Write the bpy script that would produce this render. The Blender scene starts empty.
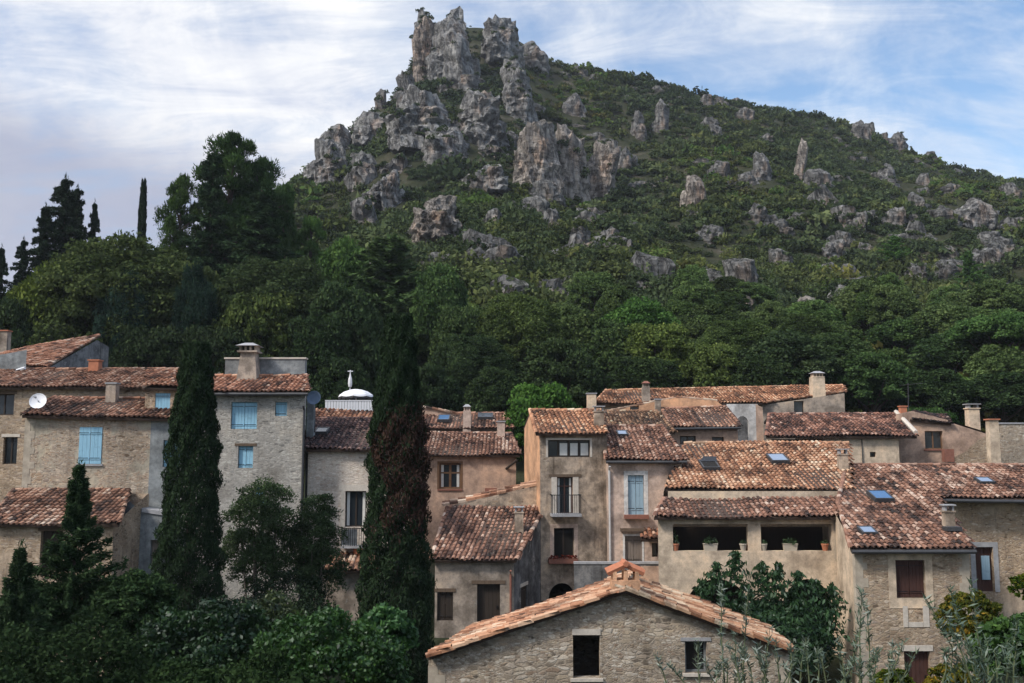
import bpy, bmesh, math, random
import numpy as np
from mathutils import Vector, noise, Matrix

random.seed(7); rng = np.random.default_rng(11)
sc = bpy.context.scene
C = sc.collection
F, CX, CY = 960.0, 512.0, 341.5
PITCH = math.radians(6.44); CP, SP = math.cos(PITCH), math.sin(PITCH)
CAMZ = 12.0

# ------------------------------------------------------------------ geometry helpers
def ray(px, py):
    v = CY - py
    return Vector(((px - CX), F * CP - v * SP, F * SP + v * CP)) / F
def P(px, py, Y):
    d = ray(px, py); t = Y / d.y
    return Vector((d.x * t, Y, CAMZ + d.z * t))
CAM = Vector((0, 0, CAMZ))

class MB:
    """collects faces of ONE mesh; m = material slot"""
    def __init__(s): s.v = []; s.f = []; s.m = []
    def face(s, pts, m=0):
        i = len(s.v); s.v += [tuple(p) for p in pts]; s.f.append(tuple(range(i, i + len(pts)))); s.m.append(m)
    def hexa(s, p, m=0):           # p: 8 corners, bottom 4 ccw then top 4
        i = len(s.v); s.v += [tuple(q) for q in p]
        for f in ((3,2,1,0),(4,5,6,7),(0,1,5,4),(1,2,6,5),(2,3,7,6),(3,0,4,7)):
            s.f.append(tuple(i + k for k in f)); s.m.append(m)
    def box(s, c, size, rz=0, m=0, taper=1.0):
        hx, hy, hz = size[0]/2, size[1]/2, size[2]/2; cr, sr = math.cos(rz), math.sin(rz); p = []
        for z, t in ((-hz, 1.0), (hz, taper)):
            for x, y in ((-hx,-hy),(hx,-hy),(hx,hy),(-hx,hy)):
                x2, y2 = x*t, y*t
                p.append((c[0]+x2*cr-y2*sr, c[1]+x2*sr+y2*cr, c[2]+z))
        s.hexa(p, m)
    def prism(s, poly, off, m=0):  # polygon (ccw seen from +off side) extruded by -off
        n = len(poly); top = [Vector(p) for p in poly]; bot = [p - Vector(off) for p in top]
        i = len(s.v); s.v += [tuple(p) for p in top + bot]
        s.f.append(tuple(i + k for k in range(n))); s.m.append(m)
        s.f.append(tuple(i + n + k for k in reversed(range(n)))); s.m.append(m)
        for k in range(n):
            j = (k + 1) % n; s.f.append((i+k, i+n+k, i+n+j, i+j)); s.m.append(m)
    def tube(s, pts, r, n=6, m=0, cap=True):
        pts = [Vector(p) for p in pts]; rr = r if hasattr(r, '__len__') else [r]*len(pts); rings = []
        for k, p in enumerate(pts):
            d = (pts[min(k+1, len(pts)-1)] - pts[max(k-1, 0)]).normalized()
            a = d.orthogonal().normalized() if abs(d.z) < .99 else Vector((1,0,0)); b = d.cross(a)
            i = len(s.v); rings.append(i)
            for q in range(n):
                w = 2*math.pi*q/n; s.v.append(tuple(p + (a*math.cos(w) + b*math.sin(w))*rr[k]))
        for k in range(len(rings)-1):
            for q in range(n):
                a0, a1 = rings[k]+q, rings[k]+(q+1) % n; b0, b1 = rings[k+1]+q, rings[k+1]+(q+1) % n
                s.f.append((a0, a1, b1, b0)); s.m.append(m)
        if cap:
            s.f.append(tuple(rings[0]+q for q in reversed(range(n)))); s.m.append(m)
            s.f.append(tuple(rings[-1]+q for q in range(n))); s.m.append(m)
    def lathe(s, c, prof, n=12, m=0):
        i = len(s.v); k = len(prof)
        for r, z in prof:
            for q in range(n):
                w = 2*math.pi*q/n; s.v.append((c[0]+r*math.cos(w), c[1]+r*math.sin(w), c[2]+z))
        for a in range(k-1):
            for q in range(n):
                s.f.append((i+a*n+q, i+a*n+(q+1) % n, i+(a+1)*n+(q+1) % n, i+(a+1)*n+q)); s.m.append(m)
        s.f.append(tuple(i+(k-1)*n+q for q in range(n))); s.m.append(m)
        s.f.append(tuple(i+q for q in reversed(range(n)))); s.m.append(m)

WL = {}                                            # world location of parents
def wloc(o): return WL.get(o.name, Vector((0,0,0)))
def link(o, parent=None):
    C.objects.link(o)
    if parent is not None: o.parent = parent
    return o
def obj(name, mb, mats, parent=None, smooth=False, label=None, origin=None):
    """links a MB (world coordinates) as ONE mesh object"""
    me = bpy.data.meshes.new(name)
    base = wloc(parent) if parent is not None else (Vector(origin) if origin is not None else Vector((0,0,0)))
    me.from_pydata([(x-base.x, y-base.y, z-base.z) for x, y, z in mb.v], [], mb.f)
    for m in (mats if isinstance(mats, (list, tuple)) else [mats]): me.materials.append(m)
    me.polygons.foreach_set('material_index', mb.m)
    if smooth: me.polygons.foreach_set('use_smooth', [True]*len(mb.f))
    me.update()
    o = link(bpy.data.objects.new(name, me), parent)
    if parent is None: o.location = base
    WL[o.name] = base
    if label: o['label'] = label
    return o
def quads(name, V, tint, mat, parent=None, base=None, smooth=False, extra=None):
    """V (N,4,3) numpy quads with a per-face 'tint'"""
    n = len(V); me = bpy.data.meshes.new(name)
    V = V.reshape(-1, 3)
    if base is not None: V = V - np.array(base)
    me.vertices.add(n*4); me.loops.add(n*4); me.polygons.add(n)
    me.vertices.foreach_set('co', V.astype(np.float32).ravel())
    me.loops.foreach_set('vertex_index', np.arange(n*4, dtype=np.int32))
    me.polygons.foreach_set('loop_start', np.arange(0, n*4, 4, dtype=np.int32))
    me.update(calc_edges=True)
    a = me.attributes.new('tint', 'FLOAT', 'FACE'); a.data.foreach_set('value', np.asarray(tint, np.float32))
    if extra is not None:
        a = me.attributes.new('hue', 'FLOAT', 'FACE'); a.data.foreach_set('value', np.asarray(extra, np.float32))
    me.materials.append(mat)
    if smooth: me.polygons.foreach_set('use_smooth', [True]*n)
    o = bpy.data.objects.new(name, me)
    link(o, parent); WL[o.name] = Vector(base) if base is not None else Vector((0,0,0))
    return o
def thing(name, label, cat, loc, group=None):
    o = bpy.data.objects.new(name, None); C.objects.link(o)
    o.location = loc; o.empty_display_size = .3
    o['label'] = label; o['category'] = cat
    if group: o['group'] = group
    WL[o.name] = Vector(loc); return o
def tag(o, label, cat, group=None):
    o['label'] = label; o['category'] = cat
    if group: o['group'] = group
    return o

# ------------------------------------------------------------------ materials
class NT:
    def __init__(s, name):
        s.m = bpy.data.materials.new(name); s.m.use_nodes = True; s.t = s.m.node_tree; s.t.nodes.clear()
        s.out = s.t.nodes.new('ShaderNodeOutputMaterial')
    def n(s, typ, **k):
        x = s.t.nodes.new('ShaderNode' + typ)
        for a, b in k.items():
            if a.startswith('_'): setattr(x, a[1:], b)
        for a, b in k.items():
            if a.startswith('_'): continue
            key = int(a[1:]) if a[0] == 'i' and a[1:].isdigit() else a.replace('__', ' ')
            if hasattr(b, 'is_output') or isinstance(b, bpy.types.NodeSocket): s.t.links.new(b, x.inputs[key])
            else: x.inputs[key].default_value = b
        return x
    def math(s, op, a, b=0.0, clamp=False):
        x = s.n('Math', _operation=op, i0=a, i1=b); x.use_clamp = clamp; return x.outputs[0]
    def mix(s, f, a, b, mode='MIX'):
        x = s.t.nodes.new('ShaderNodeMix'); x.data_type = 'RGBA'; x.blend_type = mode
        for i, v in ((0, f), (6, a), (7, b)):
            if isinstance(v, bpy.types.NodeSocket): s.t.links.new(v, x.inputs[i])
            else: x.inputs[i].default_value = v if i == 0 or len(v) == 4 else (*v, 1)
        return x.outputs[2]
    def ramp(s, f, stops, interp='LINEAR'):
        x = s.t.nodes.new('ShaderNodeValToRGB'); x.color_ramp.interpolation = interp
        e = x.color_ramp.elements
        while len(e) < len(stops): e.new(.5)
        for q, (p, c) in zip(e, stops):
            q.position = p; q.color = (c, c, c, 1) if not hasattr(c, '__len__') else (*c[:3], 1)
        s.t.links.new(f, x.inputs[0]); return x.outputs[0]
    def noise(s, vec, scale, detail=4, rough=.6, dist=0):
        return s.n('TexNoise', Vector=vec, Scale=scale, Detail=detail, Roughness=rough, Distortion=dist).outputs[0]
    def mapping(s, vec, scale=(1,1,1), loc=(0,0,0)):
        return s.n('Mapping', Vector=vec, Scale=scale, Location=loc).outputs[0]
    def end(s, shader): s.t.links.new(shader, s.out.inputs[0]); return s.m

def sm(nt, v, a, b):      # smoothstep
    x = nt.n('MapRange', Value=v, From__Min=a, From__Max=b); x.interpolation_type = 'SMOOTHSTEP'; return x.outputs[0]

def masonry(name, cols, mortar, scale=3.2, plaster=0.0, pcol=(.4,.34,.28), stain=.5, pvar=.25, lowdark=0):
    t = NT(name); co = t.n('TexCoord').outputs['Object']
    wob = t.n('TexNoise', Vector=co, Scale=3.5, Detail=5, Roughness=.65).outputs[1]
    co2 = t.n('VectorMath', _operation='MULTIPLY_ADD', i0=wob, i1=(.16,.16,.16), i2=co).outputs[0]
    sv = t.mapping(co2, (scale, scale, scale*2.1))
    sv = t.mapping(co2, (scale*.95, scale*.95, scale*2.7)); v1 = t.n('TexVoronoi', Vector=sv, Scale=1.0, Randomness=.9)
    ve = t.n('TexVoronoi', Vector=sv, Scale=1.0, Randomness=.9); ve.feature = 'DISTANCE_TO_EDGE'
    rnd = t.n('SeparateColor', Color=v1.outputs['Color']).outputs[0]
    fine = t.noise(co, 22, 5, .65)
    big = t.noise(co, .55, 4, .6)
    sv2 = t.mapping(co2, (scale*2.1, scale*2.1, scale*5.2), (4.3, 1.7, 2.9)); v2 = t.n('TexVoronoi', Vector=sv2, Scale=1.0); ve2 = t.n('TexVoronoi', Vector=sv2, Scale=1.0); ve2.feature = 'DISTANCE_TO_EDGE'
    sel = sm(t, t.noise(co, 1.9, 3, .6), .47, .53); rnd2 = t.n('SeparateColor', Color=v2.outputs['Color']).outputs[0]
    k = len(cols); st = t.mix(sel, t.ramp(rnd, [(i/(k-1), c) for i, c in enumerate(cols)]), t.ramp(rnd2, [(i/(k-1), c) for i, c in enumerate(cols)]))
    edge = t.n('Mix', i0=sel, i2=ve.outputs['Distance'], i3=ve2.outputs['Distance']).outputs[0]
    st = t.mix(.55, st, t.ramp(fine, [(.28, (.35,.34,.33)), (.7, (1.15,1.15,1.15))]), 'MULTIPLY')
    joint = t.ramp(edge, [(.03, 1.0), (.17, 0.0)])
    jm = t.noise(co, 1.3, 4, .7)
    joint = t.math('MULTIPLY', joint, sm(t, jm, .12, .5))
    col = t.mix(joint, st, mortar)
    pm = None
    if plaster > 0:
        pn = t.noise(t.mapping(co, (1,1,1), (3.1, 7.7, 1.3)), .8, 7, .68)
        th = .5 + (.5 - plaster)*.62
        pm = sm(t, pn, th-.03, th+.03) if plaster < 1 else None
        p1 = t.mix(pvar, pcol, t.ramp(t.noise(co, 1.1, 7, .7), [(.3, (.22,.20,.185)), (.47, (.62,.60,.58)), (.56, (1.0,.97,.94)), (.74, (1.4,1.3,1.18))]), 'MULTIPLY')
        p1 = t.mix(.55, p1, t.ramp(t.noise(co, 5.0, 9, .75, .3), [(.32, (.45,.44,.43)), (.5, (.95,.95,.95)), (.66, (1.25,1.22,1.16))]), 'MULTIPLY')
        p1 = t.mix(.45, p1, t.ramp(fine, [(.3, (.6,.6,.6)), (.7, (1.05,1.05,1.05))]), 'MULTIPLY')
        col = t.mix(pm, col, p1) if pm is not None else p1
    streak = t.noise(t.mapping(co, (1.6, 1.6, .16)), 2.0, 5, .7)
    sk = t.math('MULTIPLY', sm(t, streak, .5, .72), stain)
    col = t.mix(sk, col, t.mix(1.0, col, (.32,.30,.29), 'MULTIPLY'))
    col = t.mix(.8, col, t.ramp(big, [(.3, (.5,.48,.46)), (.52, (1,1,1)), (.75, (1.22,1.12,1.0))]), 'MULTIPLY')
    hgt = t.math('MULTIPLY', t.ramp(edge, [(0, 0.0), (.16, 1.0)]), t.math('ADD', rnd, .4))
    if pm is not None: hgt = t.math('MULTIPLY', hgt, t.math('SUBTRACT', 1.1, pm))
    if plaster >= 1: hgt = t.math('MULTIPLY', t.noise(co, 3, 5), .4)
    hgt = t.math('ADD', hgt, t.math('MULTIPLY', fine, .35))
    bp = t.n('Bump', Strength=.4, Distance=.05, Height=hgt).outputs[0]
    b = t.n('BsdfPrincipled', Base__Color=col, Roughness=.92, Normal=bp); b.inputs['Specular IOR Level'].default_value = .15
    return t.end(b.outputs[0])

def plain(name, col, rough=.7, var=.3, scale=6, metal=0.0, spec=.3, bump=.2):
    t = NT(name); co = t.n('TexCoord').outputs['Object']
    n1 = t.noise(co, scale, 5, .65)
    c = t.mix(var, (*col, 1), t.ramp(n1, [(.3, (.35,.35,.35)), (.7, (1.25,1.25,1.25))]), 'MULTIPLY')
    bp = t.n('Bump', Strength=bump, Distance=.01, Height=t.noise(co, scale*6, 3)).outputs[0]
    b = t.n('BsdfPrincipled', Base__Color=c, Roughness=rough, Metallic=metal, Normal=bp); b.inputs['Specular IOR Level'].default_value = spec
    return t.end(b.outputs[0])

def wood(name, col, rough=.75, dark=.5):
    t = NT(name); co = t.n('TexCoord').outputs['Object']
    g = t.noise(t.mapping(co, (14, 14, .9)), 1.5, 5, .7)
    c = t.mix(dark, (*col, 1), t.ramp(g, [(.3, (.45,.45,.45)), (.7, (1.15,1.15,1.15))]), 'MULTIPLY')
    w = t.noise(co, 2.3, 5, .7)
    c = t.mix(t.math('MULTIPLY', sm(t, w, .55, .75), .5), c, (.3,.3,.3,1), 'MULTIPLY')
    b = t.n('BsdfPrincipled', Base__Color=c, Roughness=rough); b.inputs['Specular IOR Level'].default_value = .25
    return t.end(b.outputs[0])

def glass(name, col=(.02,.025,.03)):
    t = NT(name); co = t.n('TexCoord').outputs['Object']
    bp = t.n('Bump', Strength=.15, Distance=.02, Height=t.noise(co, 2.5, 2)).outputs[0]
    b = t.n('BsdfPrincipled', Base__Color=(*col, 1), Roughness=.12, Normal=bp); b.inputs['Specular IOR Level'].default_value = .5
    return t.end(b.outputs[0])

def tile_mat(name, stops):
    t = NT(name); co = t.n('TexCoord').outputs['Object']
    tint = t.n('Attribute', _attribute_name='tint').outputs['Fac']
    c = t.ramp(tint, stops)
    fine = t.noise(co, 16, 5, .7)
    c = t.mix(.5, c, t.ramp(fine, [(.28, (.35,.33,.32)), (.7, (1.15,1.12,1.1))]), 'MULTIPLY')
    lich = t.noise(co, .7, 6, .7)
    c = t.mix(t.math('MULTIPLY', sm(t, lich, .47, .62), .85), c, t.mix(1.0, c, (.34,.31,.31), 'MULTIPLY'))
    pale = t.noise(t.mapping(co, (1,1,1), (5,2,9)), 5.5, 4, .7)
    c = t.mix(t.math('MULTIPLY', sm(t, pale, .6, .72), .5), c, (.40,.35,.29))
    c = t.mix(1.0, c, t.n('ObjectInfo').outputs['Color'], 'MULTIPLY')
    bp = t.n('Bump', Strength=.4, Distance=.02, Height=fine).outputs[0]
    b = t.n('BsdfPrincipled', Base__Color=c, Roughness=.9, Normal=bp); b.inputs['Specular IOR Level'].default_value = .15
    return t.end(b.outputs[0])

def leaf_mat(name, stops, trans=.3, spec=0.0, hue=None):
    t = NT(name)
    tint = t.n('Attribute', _attribute_name='tint').outputs['Fac']
    oi = t.n('ObjectInfo')
    c = t.ramp(tint, stops)
    if hue is not None:
        h = t.n('Attribute', _attribute_name='hue').outputs['Fac']
        c = t.mix(1.0, c, t.ramp(h, hue), 'MULTIPLY')
    c = t.mix(1.0, c, oi.outputs['Color'], 'MULTIPLY')
    d = t.n('BsdfDiffuse', Color=c).outputs[0]
    tr = t.n('BsdfTranslucent', Color=c).outputs[0]
    s = t.n('MixShader', i0=trans, i1=d, i2=tr).outputs[0]
    if spec:
        g = t.n('BsdfGlossy', Color=(.9,.95,1,1), Roughness=.45).outputs[0]
        s = t.n('MixShader', i0=spec, i1=s, i2=g).outputs[0]
    return t.end(s)

def rock_mat():
    t = NT('limestone'); co = t.n('TexCoord').outputs['Object']
    geo = t.n('NewGeometry')
    v = t.noise(t.mapping(co, (.5,.5,.12)), 1.0, 8, .72, .4)
    c = t.ramp(v, [(.28, (.065,.064,.065)), (.42, (.17,.168,.168)), (.55, (.28,.276,.27)), (.72, (.44,.43,.41))])
    warm = t.noise(t.mapping(co, (1,1,.6)), .11, 5, .65)
    c = t.mix(t.math('MULTIPLY', sm(t, warm, .55, .68), .7), c, t.mix(1.0, c, (1.45,1.05,.8), 'MULTIPLY'))
    crk = t.noise(t.mapping(co, (.5,.5,.2), (3,1,7)), 1.0, 7, .7, .8)
    ck = t.ramp(t.math('ABSOLUTE', t.math('SUBTRACT', crk, .5)), [(0, .3), (.025, 1.0)])
    bed = t.noise(t.mapping(co, (.06,.06,.55), (2,5,1)), 1.0, 8, .72, 1.2)
    c = t.mix(.75, c, t.ramp(bed, [(.36, (.35,.35,.36)), (.47, (.85,.85,.86)), (.58, (1.2,1.2,1.18))]), 'MULTIPLY')
    c = t.mix(.85, c, ck, 'MULTIPLY')
    moss = t.math('MULTIPLY', sm(t, t.n('SeparateXYZ', Vector=geo.outputs['Normal']).outputs[2], .55, .85), sm(t, t.noise(co, .4, 5), .42, .6))
    c = t.mix(t.math('MULTIPLY', moss, .8), c, (.045,.055,.03))
    c = t.mix(1.0, c, t.n('ObjectInfo').outputs['Color'], 'MULTIPLY')
    h = t.math('ADD', t.math('ADD', v, t.math('MULTIPLY', bed, .8)), t.math('MULTIPLY', ck, .7))
    bp = t.n('Bump', Strength=1.0, Distance=1.1, Height=h).outputs[0]
    b = t.n('BsdfPrincipled', Base__Color=c, Roughness=.95, Normal=bp); b.inputs['Specular IOR Level'].default_value = .1
    return t.end(b.outputs[0])

def ground_mat(name, stops, scale=.25, bump=.5):
    t = NT(name); co = t.n('TexCoord').outputs['Object']
    a = t.noise(co, scale, 8, .7); f = t.noise(co, scale*14, 6, .7)
    c = t.ramp(a, stops)
    c = t.mix(.6, c, t.ramp(f, [(.3, (.4,.4,.4)), (.7, (1.2,1.2,1.2))]), 'MULTIPLY')
    bp = t.n('Bump', Strength=bump, Distance=.5, Height=t.math('ADD', a, t.math('MULTIPLY', f, .4))).outputs[0]
    b = t.n('BsdfPrincipled', Base__Color=c, Roughness=1.0, Normal=bp); b.inputs['Specular IOR Level'].default_value = .05
    return t.end(b.outputs[0])

M = {}
OCH = [(.15,.11,.08), (.37,.275,.195), (.46,.35,.25), (.58,.48,.38), (.29,.235,.195), (.42,.29,.20)]
GRY = [(.17,.165,.155), (.33,.32,.295), (.40,.385,.355), (.52,.50,.455), (.26,.25,.23)]
LGT = [(.36,.29,.25), (.64,.56,.49), (.72,.65,.58), (.56,.44,.36), (.76,.70,.63)]
M['near'] = masonry('rubble_stone_grey', [(.12,.10,.08), (.32,.265,.205), (.43,.35,.255), (.60,.55,.475), (.26,.185,.13), (.50,.45,.385), (.36,.27,.19)], (.31,.26,.205), 3.4, stain=.45)
M['ochre'] = masonry('rubble_stone_ochre', OCH, (.33,.26,.185), 3.6, stain=.3)
M['ochre2'] = masonry('rubble_stone_half_rendered', OCH, (.34,.26,.18), 3.6, plaster=.42, pcol=(.48,.38,.285), stain=.4)
M['grey'] = masonry('rubble_stone_pale_grey', GRY, (.33,.31,.28), 4.2, plaster=.2, pcol=(.40,.395,.375), stain=.3)
M['beige'] = masonry('rubble_stone_beige', OCH, (.36,.31,.25), 4.0, plaster=.45, pcol=(.43,.39,.315), stain=.4)
M['light'] = masonry('rubble_stone_light', LGT, (.50,.44,.37), 4.0, stain=.2)
M['cream'] = masonry('render_cream', OCH, (.4,.3,.2), plaster=1, pcol=(.62,.505,.385), stain=.22, pvar=.35)
M['pink'] = masonry('render_pinkish', OCH, (.4,.3,.2), 3.6, plaster=.86, pcol=(.56,.44,.375), stain=.4, pvar=.45)
M['orange'] = masonry('render_orange', OCH, (.42,.28,.17), 3.6, plaster=.8, pcol=(.47,.335,.26), stain=.35, pvar=.4)
M['orange2'] = masonry('render_bright_orange', OCH, (.42,.28,.17), 3.6, plaster=.75, pcol=(.60,.36,.225), stain=.25, pvar=.35)
M['old'] = masonry('render_weathered', OCH, (.33,.28,.22), 3.8, plaster=.66, pcol=(.43,.355,.285), stain=.7, pvar=.8)
M['bluegrey'] = masonry('render_blue_grey', GRY, (.3,.3,.3), plaster=1, pcol=(.27,.295,.31), stain=.4, pvar=.5)
M['darkgrey'] = masonry('render_dark_stain_and_shade', GRY, (.22,.22,.23), 3.8, plaster=.7, pcol=(.20,.205,.215), stain=.95, pvar=.85)
M['greyplaster'] = masonry('render_grey', GRY, (.3,.28,.25), 4.0, plaster=.75, pcol=(.38,.325,.275), stain=.5, pvar=.65)
M['white'] = masonry('render_white', LGT, (.6,.6,.6), plaster=1, pcol=(.60,.60,.60), stain=.3, pvar=.3)
M['whitestone'] = plain('pale_dressed_stone', (.50,.45,.39), .9, .35)
M['quoin'] = plain('corner_stone', (.40,.345,.275), .9, .55, 3, bump=.5)
M['greyslab'] = plain('grey_stone_trim', (.30,.30,.31), .9, .4)
M['shutter'] = wood('blue_painted_wood', (.25,.46,.60), .65, .35)
M['shutter2'] = wood('faded_blue_wood', (.25,.36,.44), .7, .4)
M['shuttergrey'] = wood('grey_brown_wood', (.20,.165,.14), .8, .5)
M['redwood'] = wood('red_brown_wood', (.062,.028,.022), .7, .5)
M['darkwood'] = wood('dark_wood', (.035,.026,.02), .75, .5)
M['brownwood'] = wood('brown_wood', (.16,.09,.05), .75, .5)
M['lintel'] = wood('old_timber', (.12,.085,.06), .85, .6)
M['glass'] = glass('window_glass')
M['glassblue'] = glass('skylight_glass_blue', (.05,.12,.24))
M['glasspale'] = glass('skylight_glass_pale', (.20,.25,.33))
M['curtain'] = plain('white_curtain', (.55,.55,.53), .9, .2)
M['void'] = plain('interior_shade_black', (.012,.011,.010), 1, .3)  # near-black colour standing in for the shade inside openings
M['iron'] = plain('wrought_iron', (.025,.025,.028), .5, .3, metal=.6)
M['zinc'] = plain('zinc', (.055,.056,.06), .6, .3, metal=.2)
M['terra'] = plain('terracotta', (.40,.155,.085), .8, .3)
M['terrad'] = plain('terracotta_dark', (.22,.095,.068), .85, .4)
M['potwhite'] = plain('pale_pot', (.40,.35,.28), .8, .2)
M['dish'] = plain('white_dish', (.72,.72,.74), .5, .1)
M['dishgrey'] = plain('blue_grey_dish', (.13,.18,.26), .5, .2)
M['whitepaint'] = plain('white_paint', (.58,.59,.62), .6, .1)
M['canvas'] = plain('white_canvas', (.60,.60,.62), .9, .1)
M['pipe'] = plain('pale_pipe', (.45,.44,.43), .6, .2)
M['bark'] = plain('bark', (.07,.055,.045), .95, .5)
M['barkpale'] = plain('pale_bark', (.16,.14,.12), .95, .5)
M['stalk'] = plain('green_stalk', (.10,.12,.06), .8, .3)
TS = [(0, (.032,.026,.023)), (.2, (.095,.058,.044)), (.42, (.20,.105,.068)), (.6, (.315,.175,.115)), (.8, (.42,.29,.21)), (1, (.54,.44,.34))]
M['tile'] = tile_mat('canal_tiles', TS)
TS2 = [(0, (.045,.034,.028)), (.2, (.135,.07,.048)), (.42, (.275,.13,.078)), (.6, (.42,.215,.13)), (.8, (.52,.34,.235)), (1, (.60,.48,.37))]
M['tilewarm'] = tile_mat('canal_tiles_warm', TS2)
TS3 = [(0, (.022,.020,.024)), (.25, (.055,.036,.038)), (.5, (.12,.065,.058)), (.75, (.22,.13,.11)), (1, (.40,.30,.26))]
M['tiledark'] = tile_mat('canal_tiles_dark', TS3)
M['deck'] = plain('roof_underside', (.06,.04,.03), .95, .4)
M['rock'] = rock_mat()
LV = [(0, (.020,.031,.014)), (.5, (.056,.080,.034)), (1, (.115,.145,.060))]
M['leaf'] = leaf_mat('foliage', LV, .25)
M['leafdark'] = leaf_mat('dark_foliage', [(0, (.011,.018,.011)), (.5, (.027,.042,.023)), (1, (.058,.082,.044))], .2)
M['leaffront'] = leaf_mat('glossy_foliage', [(0, (.013,.025,.011)), (.5, (.036,.068,.027)), (1, (.09,.14,.055))], .3, .02)
M['brownleaf'] = leaf_mat('withered_foliage', [(0, (.018,.012,.010)), (.5, (.050,.030,.023)), (1, (.098,.060,.046))], .2)
M['greyleaf'] = leaf_mat('grey_green_leaves', [(0, (.035,.05,.033)), (.5, (.08,.108,.072)), (1, (.19,.23,.165))], .3, .05)
M['yellowleaf'] = leaf_mat('yellow_leaves', [(0, (.025,.04,.010)), (.45, (.07,.085,.018)), (.75, (.17,.13,.022)), (1, (.30,.19,.03))], .35)
M['scrub'] = leaf_mat('scrub_foliage', [(0, (.022,.032,.016)), (.5, (.056,.080,.036)), (1, (.115,.145,.064))], .2,
                      hue=[(0, (.75,.78,.85)), (.35, (1,1,1)), (.7, (1.15,1.0,.75)), (.9, (1.1,1.5,.8)), (1, (1.5,1.05,.7))])
M['hill'] = ground_mat('hill_soil_and_rock', [(.3, (.018,.022,.012)), (.5, (.034,.038,.021)), (.62, (.060,.054,.038)), (.72, (.14,.13,.118))], .12, .8)
M['ground'] = ground_mat('valley_soil', [(.3, (.022,.03,.015)), (.55, (.045,.05,.028)), (.75, (.09,.08,.06))], .3)
# ------------------------------------------------------------------ roofs
class Plane:
    def __init__(s, e0, e1, slope=.3, third=None):
        s.o = Vector(e0); s.e = (Vector(e1) - s.o).normalized()
        if third is None:
            s.h = Vector((-s.e.y, s.e.x, 0)).normalized(); up = s.h + Vector((0, 0, slope))
        else:
            up = Vector(third) - s.o
        up -= s.e * up.dot(s.e); s.up = up.normalized(); s.n = s.e.cross(s.up)
        if third is not None: s.h = Vector((s.up.x, s.up.y, 0)).normalized()
        s.slope = s.up.z / max(1e-6, math.hypot(s.up.x, s.up.y))
    def px(s, px, py):
        d = ray(px, py); return CAM + d * ((s.o - CAM).dot(s.n) / d.dot(s.n))
    def uv(s, p): q = Vector(p) - s.o; return q.dot(s.e), q.dot(s.up)
    def at(s, u, v, n=0): return s.o + s.e*u + s.up*v + s.n*n
    def z(s, x, y):                 # height of the plane above (x,y)
        return s.o.z - ((x - s.o.x)*s.n.x + (y - s.o.y)*s.n.y) / s.n.z

def tile_template(p=.22, L=.34):
    r0, r1 = .088, .074; A = [0, 45, 90, 135, 180]
    low = [(-math.cos(math.radians(a))*r0, -.02, .035 + math.sin(math.radians(a))*r0*.85) for a in A]
    hi = [(-math.cos(math.radians(a))*r1, L+.05, .004 + math.sin(math.radians(a))*r1*.85) for a in A]
    inn = [(-math.cos(math.radians(a))*r0*.72, -.02, .03 + math.sin(math.radians(a))*r0*.6) for a in A]
    Q = [[low[k], low[k+1], hi[k+1], hi[k]] for k in range(4)]
    Q += [[inn[k], inn[k+1], low[k+1], low[k]] for k in range(4)]
    c0 = [(x, -.05, z) for x, z in ((p/2-.075, .05), (p/2, .018), (p/2+.075, .05))]
    c1 = [(x, L, z) for x, z in ((p/2-.075, .034), (p/2, .0), (p/2+.075, .034))]
    Q += [[c0[k], c0[k+1], c1[k+1], c1[k]] for k in range(2)]
    return np.array(Q)                                  # (10,4,3)

def inpoly(u, v, poly):
    r = np.zeros(len(u), bool); n = len(poly)
    for i in range(n):
        (x0, y0), (x1, y1) = poly[i], poly[(i+1) % n]
        if y0 == y1: continue
        c = ((y0 > v) != (y1 > v)) & (u < (x1-x0)*(v-y0)/(y1-y0) + x0); r ^= c
    return r

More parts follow.
